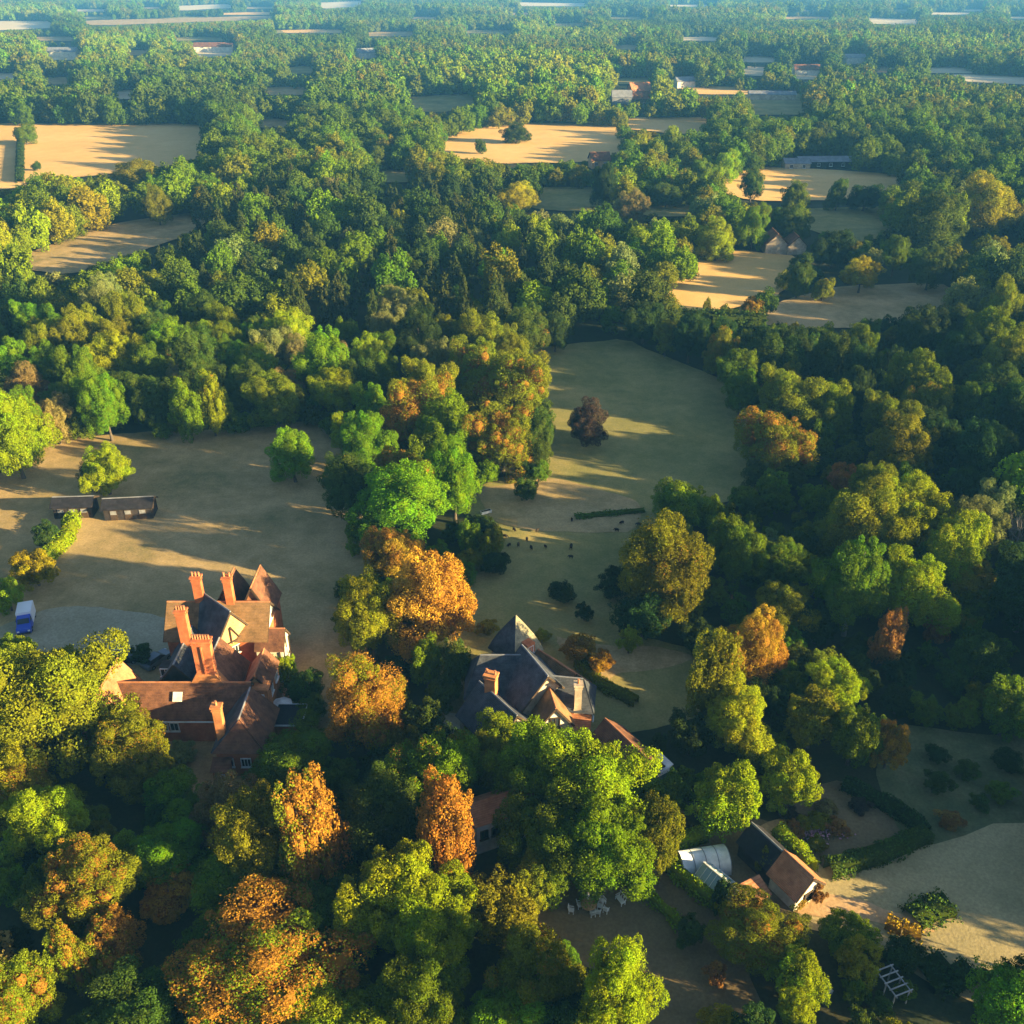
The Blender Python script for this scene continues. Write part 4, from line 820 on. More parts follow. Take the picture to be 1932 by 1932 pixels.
def palette(u, v):
    if u < 230 and 330 < v < 480 and trd.random() < .7: return trd.choice(['lime', 'lime', 'yellow', 'olive', 'mid'])
    if v < 420 and not (480 < u < 1090 and v > 380):      # far woods change colour in patches, not tree by tree
        g = at(u, max(v, 2)); k = math.sin(g.x * .013 + 1.3) + math.sin(g.y * .009 + g.x * .006) + trd.gauss(0, .5)
        return ['deep', 'mid', 'mid', 'olive', 'green', 'lime'][min(5, max(0, int((k + 2.2) * 1.35)))]
    if 300 < u < 1090 and 380 < v < 620 and trd.random() < .68: return 'conifer' if trd.random() < .75 else 'deep'
    if u > 1050 and v < 780 and v > 590: return trd.choice(['dark', 'deep', 'dark', 'mid', 'deep', 'olive'])
    if u > 1450 and 780 < v < 1350: return trd.choice(['deep', 'dark', 'mid', 'olive', 'olive', 'lime', 'pale', 'dark'])
    if u < 700 and v > 620: return trd.choice(['mid', 'deep', 'olive', 'lime', 'mid', 'olive', 'deep', 'green', 'pale', 'tan', 'deep'])
    if u < 1000 and v > 1400: return trd.choice(['mid', 'deep', 'olive', 'green', 'lime', 'mid', 'gold'])
    return trd.choice(['mid', 'deep', 'olive', 'lime', 'olive', 'pale', 'green', 'dark', 'mid'])
WOOD = []   # everything that becomes the far mass: x, y, r, a, c, colour
cand = []
X, Y = sample(30, 330, 6.4, 25, 70)
order = rng.permutation(len(X)); X, Y = X[order], Y[order]
n = len(X); rr = rng.uniform(3.3, 6.2, n); hh = rng.uniform(1.0, 1.45, n)
bad = None
for scale in (1.0, .72, .5):
    r = rr * scale; a = r * hh; c = a * 1.08
    b = clear_mask(X, Y, r, a, c)
    if bad is None: R_, A_, C_, bad = r.copy(), a.copy(), c.copy(), b
    else:
        fix = bad & ~b; R_[fix], A_[fix], C_[fix] = r[fix], a[fix], c[fix]; bad = bad & b
ok = np.where(~bad)[0]; px = np.array([p[0] for p in PLACED]); py = np.array([p[1] for p in PLACED]); pr = np.array([p[2] for p in PLACED])
acc_x, acc_y, acc_r = list(px), list(py), list(pr); near = []
HB = [(p[3], p[4], p[2]) for p in PLACED]
RPOLY = [at(*q) for q in P_RF]
for i in ok:
    x, y, r = X[i], Y[i], R_[i]
    u, v, d = proj(x, y, C_[i])
    dx = np.array(acc_x) - x; dy = np.array(acc_y) - y; dd = np.sqrt(dx * dx + dy * dy); ar = np.array(acc_r); nh = len(px)
    if (dd[:nh] < .72 * (ar[:nh] + r)).any() or (dd[nh:] < .62 * (ar[nh:] + r)).any(): continue
    s = FOC / d; hid = False
    for (b, hd, hr) in HB:     # do not stand in front of a hero tree
        if d < hd - 1 and b[0] - .5 * r * s < u < b[2] + .5 * r * s and b[1] - .3 * r * s < v < b[3] - .1 * (b[3] - b[1]) + .8 * r * s:
            hid = True; break
    if hid: continue
    inframe = -20 < u < 1952 and v > -20 and v < 2030
    if not inframe and (y < 45 or u < -120): continue
    acc_x.append(x); acc_y.append(y); acc_r.append(r)
    near.append((d, x, y, r, A_[i], C_[i], u, v, inframe))
# places the low sun reaches in the photograph: no filler tree may stand in its way
LIT = [(1100, 1230, 0), (1180, 1250, 0), (1130, 1290, 0), (1060, 1240, 5), (1040, 1290, 5), (1000, 1180, 8), (950, 960, 0), (1000, 985, 0), (1100, 1000, 0), (960, 930, 0), (1150, 985, 0), (1050, 880, 0), (1120, 860, 0), (1105, 1712, 1), (1090, 1712, 0), (500, 905, 0), (560, 925, 0), (420, 1000, 0), (480, 1030, 0), (330, 1085, 0), (500, 1085, 0), (600, 1120, 0), (220, 890, 0), (350, 1010, 0), (1600, 1715, 0), (1700, 1742, 0), (1510, 1655, 3), (1290, 1660, 1.5), (1500, 1615, 2), (1360, 1730, 5), (1430, 1740, 7),
       (150, 1080, 0), (250, 1070, 0), (400, 1090, 0), (100, 920, 0), (480, 1240, 5), (470, 1160, 9), (1300, 560, 0), (1400, 520, 0), (1500, 600, 0), (640, 1330, 8), (850, 1530, 9), (500, 1800, 6)]
LP = [at(*q) for q in LIT]
def blocks(x, y, r, a, c):
    for p in LP:
        dx, dy, dz = (p.x - x) / r, (p.y - y) / r, (p.z - c) / a; sx, sy, sz = sdir.x / r, sdir.y / r, sdir.z / a
        t = -(dx * sx + dy * sy + dz * sz) / (sx * sx + sy * sy + sz * sz)
        if t > 0 and (dx + sx * t) ** 2 + (dy + sy * t) ** 2 + (dz + sz * t) ** 2 < .95: return True
    return False
keep = []
for q in near:
    d, x, y, r, a, c, u, v, inf = q
    if u > 1390 and v > 1740 and inf: k = min(1, 2.3 / r); r, a, c = r * k, a * k, c * k
    if blocks(x, y, r, a, c):
        r, a, c = r * .5, a * .5, c * .5
        if blocks(x, y, r, a, c): continue
    keep.append((d, x, y, r, a, c, u, v, inf))
near = keep
# understorey that fills the gaps of the nearer woods
X, Y = sample(45, 190, 3.6, 5, 5); n = len(X); r = rng.uniform(1.5, 3.0, n); a = r * rng.uniform(.8, 1.3, n); c = a * .95
okm = ~clear_mask(X, Y, r, a, c); ax, ay, ar = np.array(acc_x), np.array(acc_y), np.array(acc_r); ux_, uy_, ur_ = [], [], []; UND = []
for i in np.where(okm)[0]:
    if (np.hypot(ax - X[i], ay - Y[i]) < .55 * ar + .6 * r[i]).any(): continue
    if ux_ and (np.hypot(np.array(ux_) - X[i], np.array(uy_) - Y[i]) < .75 * (np.array(ur_) + r[i])).any(): continue
    u, v, d = proj(X[i], Y[i], c[i]); s = FOC / d
    if not (-10 < u < 1942 and v < 1990): continue
    if any(d < hd - 1 and b[0] - .4 * r[i] * s < u < b[2] + .4 * r[i] * s and b[1] < v < b[3] - .25 * (b[3] - b[1]) for (b, hd, hr) in HB): continue
    ux_.append(X[i]); uy_.append(Y[i]); ur_.append(r[i]); UND.append((d, X[i], Y[i], r[i], a[i], c[i], u, v))
UND.sort()
near.sort()
count = 0; LIM = 300 - len(HERO)
def REG(u, v):
    if u < 1000 and v < 850: n, us, vs_ = 'wood behind left field', (330, 660), (560, 690)
    elif u > 1000 and v < 1420: n, us, vs_ = 'wood right of pasture', (1400, 1680), (720, 1000)
    elif v > 1420: n, us, vs_ = 'wood along the picture bottom', (300, 700), (1620, 1800)
    else: n, us, vs_ = 'belt between the houses', (600, 800), (950, 1200)
    i = (u > us[0]) + (u > us[1]); j = (v > vs_[0]) + (v > vs_[1])
    return n, ('left', 'middle', 'right')[i] + ' ' + ('rear', 'centre', 'front')[j] + ' of ' + n
ADJ = {'lime': 'lime green', 'green': 'fresh green', 'mid': 'mid green', 'olive': 'olive green', 'yellow': 'yellow green', 'dark': 'very dark green', 'deep': 'deep green', 'brown': 'brown', 'tan': 'tan', 'pale': 'pale grey green', 'gold': 'golden', 'conifer': 'dark green'}
for (d, x, y, r, a, c, u, v, inf) in near:
    col = palette(u, v)
    if inf and count < LIM:
        count += 1; sh = trd.choice(['dome', 'dome', 'oval'])
        reg, sub_ = REG(u, v)
        if col == 'conifer': sh = 'cone'; a *= 1.25; c = a * 1.05; r *= .8
        if reg == 'wood right of pasture' and 760 < v < 1130 and u > 1560 and trd.random() < .14:
            tree(x, y, r, a, c, 'bare', 'tan', 0, 'leafless pale tree ' + sub_, group='bare trees in the ' + reg); continue
        tree(x, y, r, a, c, sh, col, .12 if trd.random() < .12 else 0.0, ('dark coniferous' if sh == 'cone' else ADJ[col] + ' broadleaf') + ' tree' + (', tall,' if a > 7 else ', low,' if a < 4.5 else ',') + ' ' + sub_, group='trees of the ' + reg)
    else: WOOD.append((x, y, r, a, c, col, 0))
for k, (d, x, y, r, a, c, u, v) in enumerate(UND):
    col_ = trd.choice(['deep', 'mid', 'dark', 'olive', 'mid', 'green'])
    if k < 200: tree(x, y, r, a, c, 'dome', col_, .1 if trd.random() < .1 else 0, ADJ[col_] + ' shrub ' + REG(u, v)[1], cat='shrub', name='understorey_shrub', group='understorey of the ' + REG(u, v)[0])
    else: WOOD.append((x, y, r, a, c, col_, 0))
def far_band(y0, y1, sp, r0, r1, lod, ml=30, mr=60):
    X, Y = sample(y0, y1, sp, ml, mr); n = len(X)
    r = rng.uniform(r0, r1, n) * (.85 + .3 * (np.sin(X * .011 + 1) * np.cos(Y * .007 + X * .004) + 1) / 2); a = r * rng.uniform(.95, 1.45, n); c = a * 1.0
    bad = clear_mask(X, Y, r, a, c); r2, a2, c2 = r * .55, a * .55, c * .55; b2 = clear_mask(X, Y, r2, a2, c2)
    for i in range(n):
        if not bad[i]: q = (r[i], a[i], c[i])
        elif not b2[i]: q = (r2[i], a2[i], c2[i])
        else: continue
        if any((X[i] - p[0]) ** 2 + (Y[i] - p[1]) ** 2 < (.7 * (p[2] + q[0])) ** 2 for p in FARH): continue
        u, v, d = proj(X[i], Y[i], 0)
        hid = False
        for (b, hd, hr) in FHB:
            if d < hd - 1 and b[0] < u < b[2] and b[1] < v - q[1] * 1.6 * FOC / d < b[3] - 8: hid = True; break
        if hid: continue
        WOOD.append((X[i], Y[i], *q, palette(u, v), lod))
FARH = [p for p in PLACED if p[1] > 300]; FHB = [(p[3], p[4], p[2]) for p in FARH]
far_band(330, 620, 7.6, 4.2, 7.0, 0)
far_band(620, 1100, 9.0, 4.5, 7.5, 1)
far_band(1100, 2000, 10, 4.5, 7.5, 1)
far_band(2000, 4600, 15, 6, 10, 1, 60, 60)
col = bpy.data.collections.new('wood_protos')
PL = [crown('wood_crown', 301 + k, 'dome' if k < 2 else 'oval', 4200, .085, 22, LW) for k in range(3)] + [crown('wood_conifer', 311, 'cone', 2200, .12, 60, LW, sat=2)] + [crown('far_crown', 321 + k, 'dome', 1000, .16, 16, LW, sat=3) for k in range(3)]
for k, me in enumerate(PL):
    o = bpy.data.objects.new('proto_%02d' % k, me); col.objects.link(o)
Wn = len(WOOD); me = bpy.data.meshes.new('woodland'); me.vertices.add(Wn)
co_ = np.array([(q[0], q[1], q[4]) for q in WOOD], np.float32); me.vertices.foreach_set('co', co_.ravel())
idx = np.array([(3 if q[5] == 'conifer' else trd.randrange(3)) if q[6] == 0 else 4 + trd.randrange(3) for q in WOOD], np.int32)
scl = np.array([(q[2] * (.8 if q[5] == 'conifer' else 1.06), q[2] * (.8 if q[5] == 'conifer' else 1.06), q[3]) for q in WOOD], np.float32); rot = np.array([(0, 0, trd.uniform(0, 6.28)) for q in WOOD], np.float32)
tc = np.array([(*[ch * trd.uniform(.85, 1.15) for ch in COL[q[5]]], 1) for q in WOOD], np.float32)
for nm, ty, arr, key in (('idx', 'INT', idx, 'value'), ('scl', 'FLOAT_VECTOR', scl, 'vector'), ('rot', 'FLOAT_VECTOR', rot, 'vector'), ('tcol', 'FLOAT_COLOR', tc, 'color')):
    me.attributes.new(nm, ty, 'POINT').data.foreach_set(key, arr.ravel())
wo = link(bpy.data.objects.new('woodland', me)); tag(wo, 'mixed green woodland reaching away to the hazy distance', 'woodland', kind='stuff')
ng = bpy.data.node_groups.new('woodland', 'GeometryNodeTree'); ng.interface.new_socket('Geometry', in_out='INPUT', socket_type='NodeSocketGeometry'); ng.interface.new_socket('Geometry', in_out='OUTPUT', socket_type='NodeSocketGeometry')
gi, go = ng.nodes.new('NodeGroupInput'), ng.nodes.new('NodeGroupOutput'); ip = ng.nodes.new('GeometryNodeInstanceOnPoints'); ci = ng.nodes.new('GeometryNodeCollectionInfo')
ci.inputs['Collection'].default_value = col; ci.inputs['Separate Children'].default_value = True; ci.inputs['Reset Children'].default_value = True
def gattr(nm, ty):
    a = ng.nodes.new('GeometryNodeInputNamedAttribute'); a.data_type = ty; a.inputs[0].default_value = nm; return a.outputs[0]
ip.inputs['Pick Instance'].default_value = True
ng.links.new(gi.outputs[0], ip.inputs['Points']); ng.links.new(ci.outputs[0], ip.inputs['Instance']); ng.links.new(gattr('idx', 'INT'), ip.inputs['Instance Index'])
er = ng.nodes.new('FunctionNodeEulerToRotation'); ng.links.new(gattr('rot', 'FLOAT_VECTOR'), er.inputs[0]); ng.links.new(er.outputs[0], ip.inputs['Rotation']); ng.links.new(gattr('scl', 'FLOAT_VECTOR'), ip.inputs['Scale'])
ng.links.new(ip.outputs[0], go.inputs[0]); md = wo.modifiers.new('woodland', 'NODES'); md.node_group = ng
print('near', len(near), 'individual', count + len(HERO), 'wood', Wn)

# ------------------------------------------------------------------ hedges
def hedge(pts, wd, ht, colour, label, ls=.26, dens=26, ground=False, wob_=.18):
    g = [Vector(p).to_3d() if ground else at(*p) for p in pts]; base = sum(g, Vector()) / len(g); rg = np.random.default_rng(len(label) * 7 + int(ht * 10))
    P, N, B = [], [], []; cv, cf = [], []
    for p, q in zip(g, g[1:]):
        d = (q - p); L = d.length; d.normalize(); s = Vector((-d.y, d.x, 0)); n = int(L * (wd + 2 * ht) * dens)
        t = rg.uniform(-.02, 1.02, n); k = rg.uniform(0, wd + 2 * ht, n)
        lx = np.where(k < ht, -wd / 2, np.where(k < ht + wd, k - ht - wd / 2, wd / 2)); lz = np.where(k < ht, k, np.where(k < ht + wd, ht, wd + 2 * ht - k))
        rnd = 1 - .22 * (np.abs(lx) / (wd / 2)) ** 3 * (lz / ht) ** 3
        jit = wob_ * (np.sin(t * L * 1.7 + lx * 2) + np.sin(t * L * .6 + 1) * .8 + rg.normal(0, .35, n))
        nx_ = np.where(k < ht, -1., np.where(k < ht + wd, 0, 1.)); nz = np.where((k >= ht) & (k < ht + wd), 1., .25)
        X_ = p.x - base.x + d.x * t * L + s.x * (lx * rnd + nx_ * jit); Y_ = p.y - base.y + d.y * t * L + s.y * (lx * rnd + nx_ * jit); Z_ = np.clip(lz * rnd + nz * jit, .05, None)
        P.append(np.stack([X_, Y_, Z_], 1)); N.append(np.stack([s.x * nx_, s.y * nx_, nz], 1)); B.append(np.clip(.5 + .3 * np.sin(t * L * .9) + rg.normal(0, .2, n), 0, 1))
        o = len(cv)
        for e in (p, q):
            for a, z in ((-1, 0), (1, 0), (1, 1), (-1, 1)): r_ = e - base + s * a * wd * .38; cv.append((r_.x, r_.y, z * ht * .88))
        cf += [[o, o + 1, o + 5, o + 4], [o + 1, o + 2, o + 6, o + 5], [o + 2, o + 3, o + 7, o + 6], [o + 3, o, o + 4, o + 7]]
    me = leaf_mesh('foliage', np.vstack(P), np.vstack(N), ls, np.concatenate(B), rg, LEAF, (np.array(cv), np.array(cf)))
    e = empty('hedge', (base.x, base.y, 0)); tag(e, label, 'hedge'); o = bpy.data.objects.new('foliage', me); o.color = (*COL[colour], 0); link(o, e); return e
hedge([(1250, 1613), (1330, 1582)], 1.5, 1.9, 'lime', 'clipped lime green hedge along the top of the polytunnel')
hedge([(1262, 1640), (1300, 1676), (1350, 1712)], 1.3, 1.7, 'lime', 'clipped hedge along the lower side of the polytunnel and greenhouse')
hedge([(1178, 1652), (1215, 1688), (1262, 1730), (1285, 1755)], .8, 1.1, 'lime', 'thin low hedge beside the brown tea lawn')
hedge([(1462, 1580), (1500, 1615), (1528, 1650)], 1.8, 2.0, 'lime', 'thick green hedge behind the long barn')
hedge([(1560, 1650), (1660, 1620), (1745, 1582)], 2.0, 1.8, 'deep', 'long dark hedge between flower garden and right field')
hedge([(1745, 1580), (1700, 1540), (1640, 1510), (1590, 1485)], 1.6, 1.6, 'dark', 'dark hedge at the back of the flower garden')
hedge([(140, 985), (130, 1020), (100, 1050), (70, 1085)], 2.4, 2.2, 'lime', 'tall hedge running from the sheds towards the van')
hedge([(1090, 1255), (1130, 1295), (1200, 1330)], 1.6, 1.3, 'olive', 'low hedge along the lawn of the slate house')
hedge([(1085, 978), (1140, 972), (1215, 965)], 1.3, .55, 'mid', 'low dark hedge line across the pasture')
hedge([(1190, 600), (1260, 610), (1340, 622), (1440, 622)], 5, 4.5, 'deep', 'dark thick hedge along the far top of the pasture', ls=.5, dens=9, wob_=.6)
hedge([(40, 268), (38, 345)], 3, 2.5, 'dark', 'hedge dividing two far golden fields', ls=.5, dens=6, wob_=.3)
hedge([(1670, 1745), (1700, 1758), (1735, 1765)], 1.6, .7, 'gold', 'low sunlit clump of tall grass at the end of the track', wob_=.25)
hedge([(1720, 1740), (1750, 1720), (1790, 1712)], 3.2, .9, 'deep', 'low dark bramble patch in the right field', wob_=.3)
hedge([(1740, 1850), (1790, 1830), (1830, 1870)], 4.0, .9, 'dark', 'low dark shrub bed near the bottom right corner', wob_=.3)
# flower bed clumps
for k, (u, v, co, lb) in enumerate([(1490, 1545, 'plum', 'purple tinted heather clump at the upper end of the flower garden'), (1515, 1560, 'olive', 'olive clump in the middle of the flower garden'), (1500, 1572, 'brown', 'brown clump left in the flower garden'), (1560, 1530, 'tan', 'tan grassy clump in the upper flower garden'), (1620, 1525, 'plum', 'dull purple clump at the right of the flower garden'), (1545, 1555, 'olive', 'yellow olive clump right in the flower garden'), (1580, 1570, 'brown', 'brown low clump by the long dark hedge')]):
    p = at(u, v); tree(p.x, p.y, 1.3, .8, .6, 'dome', co, 0, lb, cat='shrub', name='garden_shrub')
fb = empty('flower_bed', at(1530, 1575)); tag(fb, 'bed of pink flowers in the shaded flower garden', 'flower bed')
fr_ = random.Random(5); f1 = MB()
for k in range(260):
    p = at(1530, 1575) + Vector((fr_.gauss(0, 1.3), fr_.gauss(0, .8), fr_.uniform(.25, .6))); f1.box(p, (.13, .13, .08), fr_.uniform(0, 3))
f1.build('flower_heads', MATS['pink_flower'], fb)['kind'] = 'stuff'
f2 = MB()
for k in range(160):
    p = at(1530, 1575) + Vector((fr_.gauss(0, 1.3), fr_.gauss(0, .8), 0)); f2.bar(p, p + Vector((fr_.uniform(-.1, .1), fr_.uniform(-.1, .1), .4)), .05)
MATS['stem'] = wallmat('stem', (.05, .09, .03), (.09, .13, .04), 4); f2.build('stems', MATS['stem'], fb)['kind'] = 'stuff'
# ------------------------------------------------------------------ vehicles
def wheelset(e, T, L, W, rad):
    for sx in (-1, 1):
        for sy in (-1, 1):
            c = Vector((sx * L, sy * (W / 2 - .1), rad)); t = MB(*T); t.cone(c + Vector((0, -.11, 0)), c + Vector((0, .11, 0)), rad, rad, 14); w_ = t.build('wheel', MATS['black_rubber'], e)
            h = MB(*T); h.cone(c + Vector((0, sy * .10, 0)), c + Vector((0, sy * .125, 0)), rad * .55, rad * .5, 10); h.build('rim', MATS['lead'], w_)
def prism(mb, prof, w0, w1=None):
    """side profile (x, z) extruded across the width; points above the belt use w1"""
    w1 = w1 or w0; zs = sorted(p[1] for p in prof); mid = (zs[0] + zs[-1]) * .55; n = len(prof); vs = []
    for s in (-1, 1):
        for x, z in prof: vs.append((x, s * (w0 if z < mid else w1) / 2, z))
    mb.add(vs, [tuple(range(n)), tuple(range(n, 2 * n))[::-1]] + [(i, n + i, n + (i + 1) % n, (i + 1) % n) for i in range(n)])
p = at(48, 1184); T = ((p.x, p.y + .6, 0), R(-72)); vn = empty('parked_van', (p.x, p.y + .6, 0)); tag(vn, 'blue van with a white box back parked at the left edge', 'van')
c_ = MB(*T); prism(c_, [(2.7, .35), (2.75, .85), (2.55, 1.15), (1.75, 1.35), (1.15, 2.0), (.35, 2.05), (.3, .35)], 1.9, 1.75); c_.build('cab', MATS['van_blue'], vn)
c_ = MB(*T); c_.box((-1.15, 0, 1.45), (2.9, 2.0, 1.9)); c_.build('box_body', MATS['van_white'], vn); c_ = MB(*T); c_.box((-.9, 0, .42), (3.3, 1.2, .2)); c_.build('chassis', MATS['car_black'], vn)
c_ = MB(*T); c_.slab([(1.72, -.78, 1.42), (1.72, .78, 1.42), (1.22, .74, 1.95), (1.22, -.74, 1.95)], .03); c_.build('windscreen', MATS['window_glass'], vn)
for s in (-1, 1):
    c_ = MB(*T); c_.box((2.72, s * .7, .82), (.1, .3, .2)); c_.build('headlight', MATS['van_white'], vn); c_ = MB(*T); c_.box((1.0, s * .93, 1.6), (.8, .03, .5)); c_.build('side_window', MATS['window_glass'], vn)
c_ = MB(*T); c_.box((2.77, 0, .5), (.1, 1.7, .2)); c_.build('bumper', MATS['car_black'], vn); wheelset(vn, T, 1.75, 1.95, .36)
def car(u, v, yaw, mat, label):
    p = at(u, v); T = ((p.x, p.y, 0), yaw); e = empty('parked_car', (p.x, p.y, 0)); tag(e, label, 'car', 'cars parked by the manor')
    b = MB(*T); prism(b, [(2.1, .3), (2.15, .65), (1.9, .82), (1.0, .92), (-1.75, .95), (-2.1, .85), (-2.1, .3)], 1.75, 1.65); b.build('body', MATS[mat], e)
    b = MB(*T); b.add([(1.0, -.8, .91), (1.0, .8, .91), (-1.75, .8, .94), (-1.75, -.8, .94), (.3, -.62, 1.42), (.3, .62, 1.42), (-1.3, .62, 1.42), (-1.3, -.62, 1.42)], [(0, 1, 5, 4), (1, 2, 6, 5), (2, 3, 7, 6), (3, 0, 4, 7)]); b.build('glasshouse', MATS['window_glass'], e)
    b = MB(*T); b.box((-.5, 0, 1.44), (1.65, 1.28, .06)); b.build('car_roof', MATS[mat], e)
    for s in (-1, 1): b = MB(*T); b.box((2.1, s * .6, .66), (.1, .32, .14)); b.build('headlight', MATS['van_white'], e)
    wheelset(e, T, 1.3, 1.75, .31)
car(200, 1244, R(15), 'car_silver', 'silver blue parked car left of the manor, the leftmost one'); car(236, 1247, R(8), 'car_black', 'black parked car next to the silver blue one'); car(297, 1250, R(60), 'car_grey', 'grey parked car close to the manor wall'); car(798, 1392, R(20), 'car_silver', 'pale car in the shaded yard between the houses')
# ------------------------------------------------------------------ sheep
def sheep_mesh():
    bm = bmesh.new(); me = bpy.data.meshes.new('sheep_body')
    def ell(c, s, rot=0):
        r = bmesh.ops.create_icosphere(bm, subdivisions=2, radius=1, matrix=Matrix.Translation(c) @ Matrix.Rotation(rot, 4, 'Y') @ Matrix.Diagonal((*s, 1)))
    ell((0, 0, .62), (.52, .27, .30)); ell((.22, 0, .60), (.3, .26, .31)); ell((.55, 0, .62), (.2, .12, .15), R(35)); ell((.70, 0, .45), (.17, .09, .10), R(50)); ell((-.5, 0, .66), (.1, .06, .12))
    for s in (-1, 1): ell((.62, s * .12, .55), (.04, .09, .03))
    for x in (-.32, .32):
        for s in (-1, 1): ell((x, s * .15, .40), (.09, .075, .22)); ell((x + (.02 if x > 0 else -.03), s * .15, .16), (.045, .045, .18))
    bm.to_mesh(me); bm.free(); o = bpy.data.objects.new('tmp', me); rm = o.modifiers.new('r', 'REMESH'); rm.mode = 'VOXEL'; rm.voxel_size = .035
    S.collection.objects.link(o); dg = bpy.context.evaluated_depsgraph_get(); m2 = bpy.data.meshes.new_from_object(o.evaluated_get(dg)); bpy.data.objects.remove(o); m2.name = 'sheep'; m2.materials.clear(); m2.materials.append(MATS['wool'])
    for q in m2.polygons: q.use_smooth = True
    return m2
SM = sheep_mesh(); WHERE = ['nearest the bushes at the left of the pasture', 'second along the sunlit streak in the pasture', 'at the left end of the shaded hollow', 'in the upper row of the shaded hollow', 'in the middle of the loose flock', 'just left of the middle of the flock', 'just below the middle of the flock', 'right of the middle of the flock', 'standing apart at the right of the flock', 'lowest of the flock', 'above the dark hedge line at the right', 'right of the flock on the sunlit streak', 'farthest right of the flock', 'at the left end of the low dark hedge']
for k, (cu, cv_) in enumerate([(375, 950), (510, 955), (320, 990), (450, 1008), (400, 1040), (345, 1040), (475, 1057), (560, 1050), (710, 1055), (710, 1110), (1010, 908), (980, 952), (1110, 920), (715, 893)]):
    p = at((cu / 2.415 + 1100) / 1.294, (cv_ / 2.415 + 904) / 1.294); o = bpy.data.objects.new('grazing_sheep', SM); o.location = (p.x, p.y, .04); o.rotation_euler = (0, 0, random.Random(k).uniform(0, 6.28)); s = 1.0 if k == 8 else random.Random(k + 50).uniform(.68, .82); o.scale = (s, s, s)
    tag(link(o), 'dark grazing sheep ' + WHERE[k], 'sheep', 'dark sheep in the pasture')
# ------------------------------------------------------------------ garden furniture
def chair(u, v, yaw, label, wd=.5):
    p = at(u, v); T = ((p.x, p.y, 0), yaw); e = empty('garden_chair', (p.x, p.y, 0)); tag(e, label, 'chair', 'white garden chairs on the brown lawn')
    b = MB(*T); b.box((0, 0, .43), (wd, .5, .05)); b.build('seat', MATS['white_paint'], e)
    for i in range(4): b = MB(*T); b.bar((-wd / 2 + .06 + i * (wd - .12) / 3, .24, .46), (-wd / 2 + .06 + i * (wd - .12) / 3, .34, .98), .08, .03); b.build('back_slat', MATS['white_paint'], e)
    b = MB(*T); b.bar((-wd / 2, .34, .98), (wd / 2, .34, .98), .07); b.build('top_rail', MATS['white_paint'], e)
    for sx in (-1, 1):
        for sy in (-1, 1): b = MB(*T); b.bar((sx * (wd / 2 - .04), sy * .22, 0), (sx * (wd / 2 - .04), sy * .22, .42), .06); b.build('leg', MATS['white_paint'], e)
        b = MB(*T); b.bar((sx * wd / 2, -.22, .64), (sx * wd / 2, .28, .66), .06); b.build('armrest', MATS['white_paint'], e)
chair(1094, 1712, R(100), 'white garden chair in the sun patch, the leftmost one', .6); chair(1137, 1704, R(30), 'white garden chair beyond the table, set further back'); chair(1132, 1714, R(-20), 'white garden chair right of the sunlit table'); chair(1143, 1721, R(150), 'white garden chair facing away, right of the table'); chair(1118, 1728, R(190), 'white garden chair below the table, the left one'); chair(1128, 1726, R(170), 'white garden chair below the table, the right one'); chair(1170, 1702, R(-60), 'broad white garden seat standing alone at the right of the lawn', 1.1); chair(1078, 1722, R(80), 'white garden chair at the shaded left edge of the lawn')
p = at(1110, 1714); e = empty('garden_table', (p.x, p.y, 0)); tag(e, 'round wooden garden table among the white chairs', 'table')
b = MB((p.x, p.y, 0)); b.cone((0, 0, .70), (0, 0, .75), .8, .8, 20); b.build('table_top', MATS['buff_tile_hung'], e)
for k in range(4): b = MB((p.x, p.y, 0), k * R(90)); b.bar((.45, 0, 0), (.35, 0, .7), .07); b.build('leg', MATS['timber'], e)
p = at(1108, 1708); e = empty('garden_parasol', (p.x, p.y, 0)); tag(e, 'closed white parasol standing upright by the sunlit table', 'parasol')
b = MB((p.x, p.y, 0)); b.cone((0, 0, 0), (0, 0, 2.3), .03, .03); b.build('pole', MATS['timber'], e); b = MB((p.x, p.y, 0)); b.cone((0, 0, .95), (0, 0, 1.5), .10, .17); b.cone((0, 0, 1.5), (0, 0, 2.25), .17, .04); b.build('folded_canopy', MATS['white_paint'], e); b = MB((p.x, p.y, 0)); b.cone((0, 0, 0), (0, 0, .12), .3, .28, 12); b.build('base', MATS['stone'], e)
px_, py_ = -28.6, 89.8; e = empty('open_parasol', (px_, py_, 0)); tag(e, 'open white parasol beside the manor lean-to', 'parasol')
b = MB((px_, py_, 0)); b.cone((0, 0, 0), (0, 0, 2.9), .04, .04); b.build('pole', MATS['timber'], e); b = MB((px_, py_, 0))
for k in range(8): a0, a1 = R(45 * k), R(45 * k + 45); b.slab([(math.cos(a0) * 1.35, math.sin(a0) * 1.35, 2.3), (math.cos(a1) * 1.35, math.sin(a1) * 1.35, 2.3), (0, 0, 2.9)], .03)
b.build('canopy', MATS['white_paint'], e)
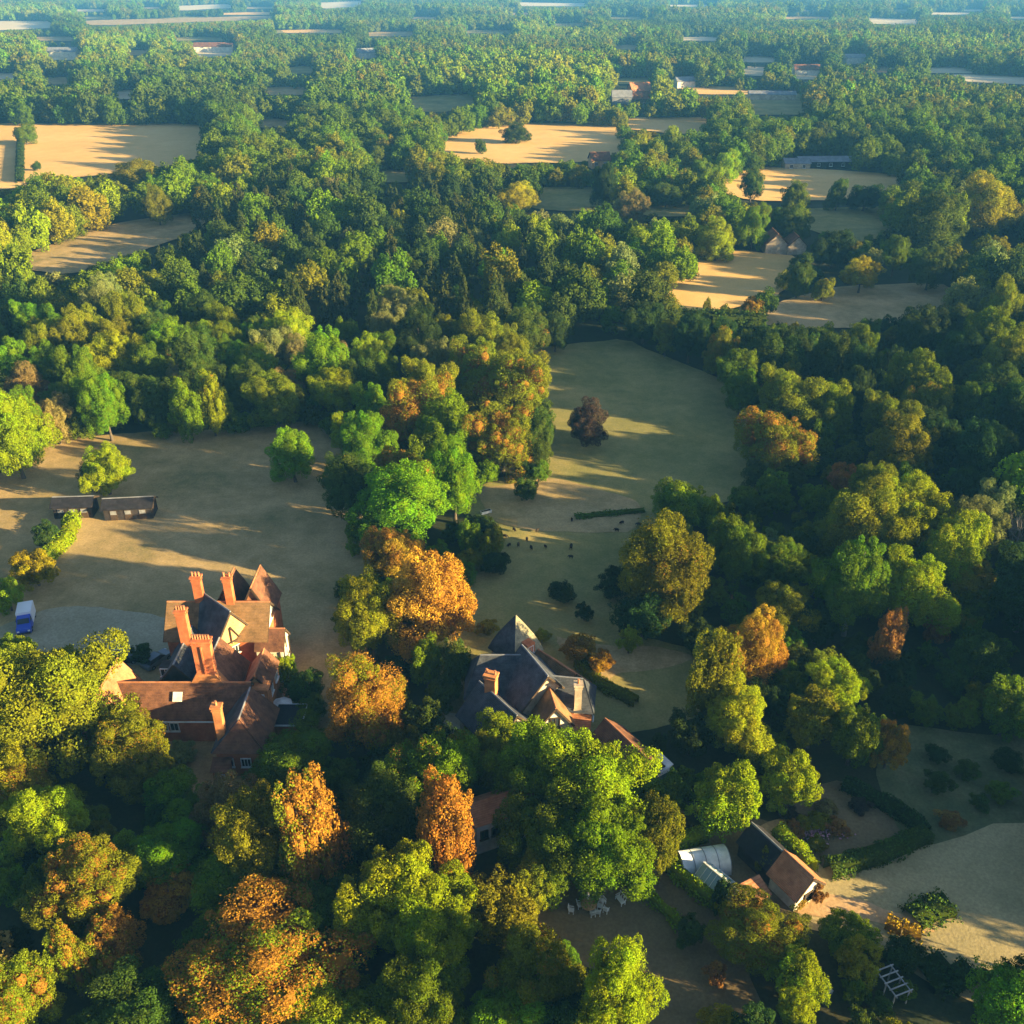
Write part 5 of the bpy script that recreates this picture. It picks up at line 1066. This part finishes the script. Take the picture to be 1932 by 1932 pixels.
# pergola
wallmat('weathered_wood', (.30, .29, .27), (.50, .48, .45), 3)
p = at(1678, 1876); e = empty('pergola', (p.x, p.y, 0)); tag(e, 'white timber pergola over the dark border at the bottom right', 'pergola'); T = ((p.x, p.y, 0), R(20))
for sx in (-1, 0, 1):
    for sy in (-1, 1): b = MB(*T); b.box((sy * .8, sx * 1.2, .95), (.1, .1, 1.9)); b.build('post', MATS['weathered_wood'], e)
for sy in (-1, 1): b = MB(*T); b.box((sy * .8, 0, 1.96), (.09, 2.9, .11)); b.build('side_beam', MATS['weathered_wood'], e)
for k in range(5): b = MB(*T); b.box((0, -1.3 + k * .65, 2.07), (2.0, .1, .1)); b.build('cross_beam', MATS['weathered_wood'], e)
p = at(1558, 1878); e = empty('garden_bench', (p.x, p.y, 0)); tag(e, 'small white bench left of the pergola', 'bench'); T = ((p.x, p.y, 0), R(30))
b = MB(*T); b.box((0, 0, .45), (1.3, .45, .06)); b.build('seat', MATS['white_paint'], e); b = MB(*T); b.box((0, .24, .75), (1.3, .05, .45)); b.build('backrest', MATS['white_paint'], e)
for sx in (-1, 1): b = MB(*T); b.box((sx * .55, 0, .21), (.08, .4, .42)); b.build('leg', MATS['white_paint'], e)
p = at(917, 968); e = empty('water_trough', (p.x, p.y, 0)); tag(e, 'pale water trough at the edge of the belt', 'trough'); T = ((p.x, p.y, 0), R(25))
b = MB(*T); b.box((0, 0, .25), (1.9, .7, .5)); b.build('tank', MATS['white_paint'], e); b = MB(*T); b.box((0, 0, .505), (1.75, .55, .02)); b.build('water', MATS['window_glass'], e)

# ------------------------------------------------------------------ haze
mb = MB(); mb.box((0, 5250, 47), (18100, 15700, 97)); hz = mb.build('haze', bpy.data.materials.new('haze_air'))
hm = hz.data.materials[0]; hm.use_nodes = True; ht = hm.node_tree
for n in list(ht.nodes): ht.nodes.remove(n)
ho = nd(ht, 'ShaderNodeOutputMaterial'); hv = nd(ht, 'ShaderNodeVolumePrincipled')
hv.inputs['Color'].default_value = (.12, .46, 1.0, 1); hv.inputs['Density'].default_value = .00016; hv.inputs['Anisotropy'].default_value = 0.0
ht.links.new(hv.outputs[0], ho.inputs['Volume']); hz['kind'] = 'stuff'; hz['label'] = 'thin blue haze lying over the far woods'
